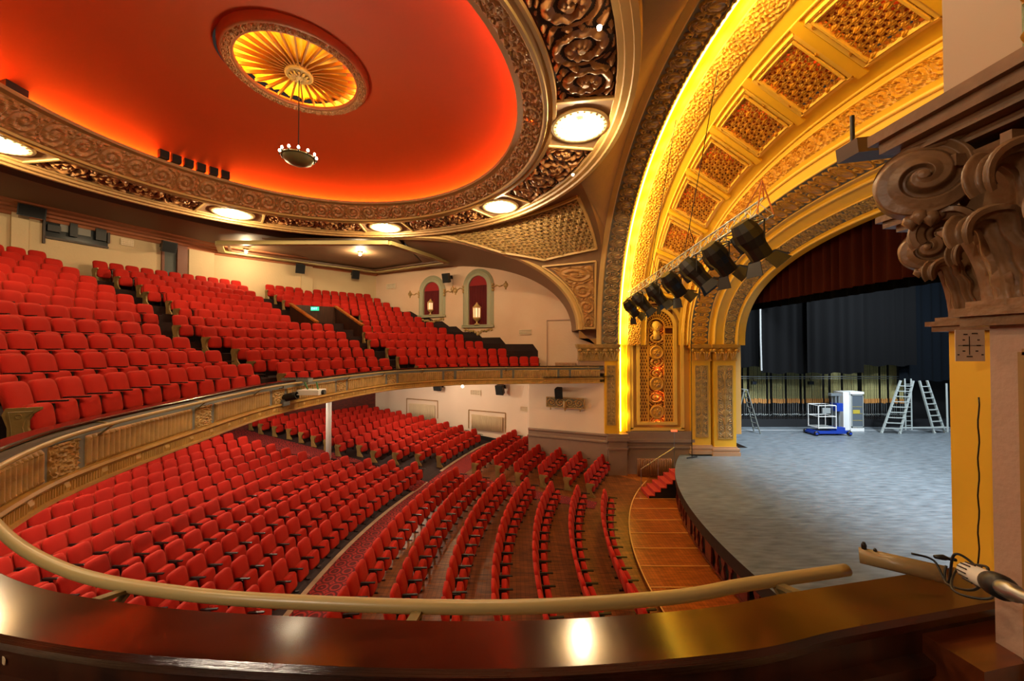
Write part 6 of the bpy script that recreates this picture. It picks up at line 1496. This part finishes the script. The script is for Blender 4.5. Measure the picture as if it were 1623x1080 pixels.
# balcony
for i in range(ROWS_B):
    R = 10.2 + i; zf = lambda r, y, i=i: btop(i) - .97
    lowA = [12.4, 11.2, 10.2, 9.6, 9.4][i] if i < 5 else 14.2
    lowB = [16.2, 15.4, 14.0, 13.4, 12.9][i] if i < 5 else 17.8
    M1_ = [45.3, 43.9, 42.6, 41.6, 40.8][i] if i < 5 else 34.3
    R0_ = [49.3, 48.0, 46.8, 45.6, 44.8][i] if i < 5 else (48.9 if i < 8 else 37.6)
    R1_ = [89.5, 80.5, 74.7, 70.3, 66.9, 64.6, 62.7, 61.0, 59.5, 58.1, 56.9, 55.6][i]
    row(BC, R, -25.2 if i == 0 else -26, lowA, zf, RN(i), 'nearest balcony block')
    if i: row(BC, R, -60, -30, zf, RN(i), 'balcony block behind the near ledge')
    row(BC, R, lowB, M1_, zf, RN(i), 'balcony block between stepped aisles')
    row(BC, R, R0_, R1_, zf, RN(i), 'balcony block by side wall', from_end='side wall')
# stalls, before the stage
for k in range(7):
    R = [15.05, 16.15, 17.27, 18.36, 19.5, 20.7, 21.87][k]
    row(SC, R, -34, 20.7, zfl, RN(k), 'front stalls', from_end='far side')
    if k: row(SC, R, 25.4 - .38 * k, 36.2, zfl, RN(k), 'front stalls by side wall', from_end='side wall', pitch=.52)
for i in range(13):
    R = 24.05 + i
    row(SC, R, -17.5, upA[i], zfl, RN(i), 'raised stalls block')
    # to the side wall
    a1 = 36.0
    while a1 > 22:
        x, y = polar(SC, R, math.radians(a1))
        if y < wallC_y(x) - 1.0 and inside_r(SC, math.radians(a1), 99) > R + .6: break
        a1 -= .25
    row(SC, R, upA[i] + 2.9, a1, zfl, RN(i), 'stalls block by side wall', from_end='side wall')
# those under the ledge or behind the near pillar are not seen
def hidden(s):
    x, y, z = s['p']; k = 1.25 / y if y > 0 else 9
    return s['uv'][1] > 985 and s['uv'][0] > 100
SEATS = [s for s in SEATS if not hidden(s)]
# the 300 that show largest stand for themselves, the rest are one object
def size(s): return s['D'] * (1.0 if s['uv'][0] > -10 else 3) * (1.12 if z_hid(s) else 1)
def z_hid(s): return False
SEATS.sort(key=size)
big_, rest = SEATS[:300], SEATS[300:]
print('SEATS', len(SEATS))
ME = {}
for nm, (v, f, m) in PART.items():
    me = bpy.data.meshes.new(nm); me.from_pydata(v.tolist(), [], f); me.materials.append(m)
    me.polygons.foreach_set('use_smooth', np.ones(len(me.polygons), dtype=bool) if nm in ('backrest', 'seat_cushion') else np.zeros(len(me.polygons), dtype=bool)); me.update(); ME[nm] = me
for s_ in big_:
    r = bpy.data.objects.new('theatre_seat', None); C.objects.link(r); x, y, z = s_['p']; r.location = (x, y, z + E); r.rotation_euler = (0, 0, s_['rz']); r.empty_display_size = .1
    tag(r, s_['lab'], 'seat', 'red seats of the ' + s_['grp'])
    for nm in ['backrest', 'seat_cushion', 'armrest'] + (['end_right'] if s_['e0'] else []):
        o = bpy.data.objects.new('end_panel' if nm.startswith('end') else nm, ME[nm]); C.objects.link(o); o.parent = r
VV, FF, MM = [], [], []; base = 0
for s_ in rest:
    c_, q = math.cos(s_['rz']), math.sin(s_['rz']); Rm = np.array([[c_, -q, 0], [q, c_, 0], [0, 0, 1]])
    for nm in ['backrest', 'seat_cushion', 'armrest'] + (['end_right'] if s_['e0'] else []):
        v, f, m = PART[nm]; VV.append(v @ Rm.T + np.array(s_['p'])); FF += [[i + base for i in ff] for ff in f]; base += len(v); MM += [{'armrest': 1, 'end_left': 2, 'end_right': 2}.get(nm, 0)] * len(f)
if rest:
    mb = MB(); mb.v = [np.concatenate(VV)]; mb.f = FF; mb.m = MM
    o = mb.build('theatre_seats', [redfab, darkmet, endgold], loc=(-10, 18, -5), smooth=False); sm_ = np.array([m_ == 0 for m_ in MM]); o.data.polygons.foreach_set('use_smooth', sm_)
    tag(o, 'remaining red theatre seats further back in the balcony and stalls', 'seats', kind='stuff')
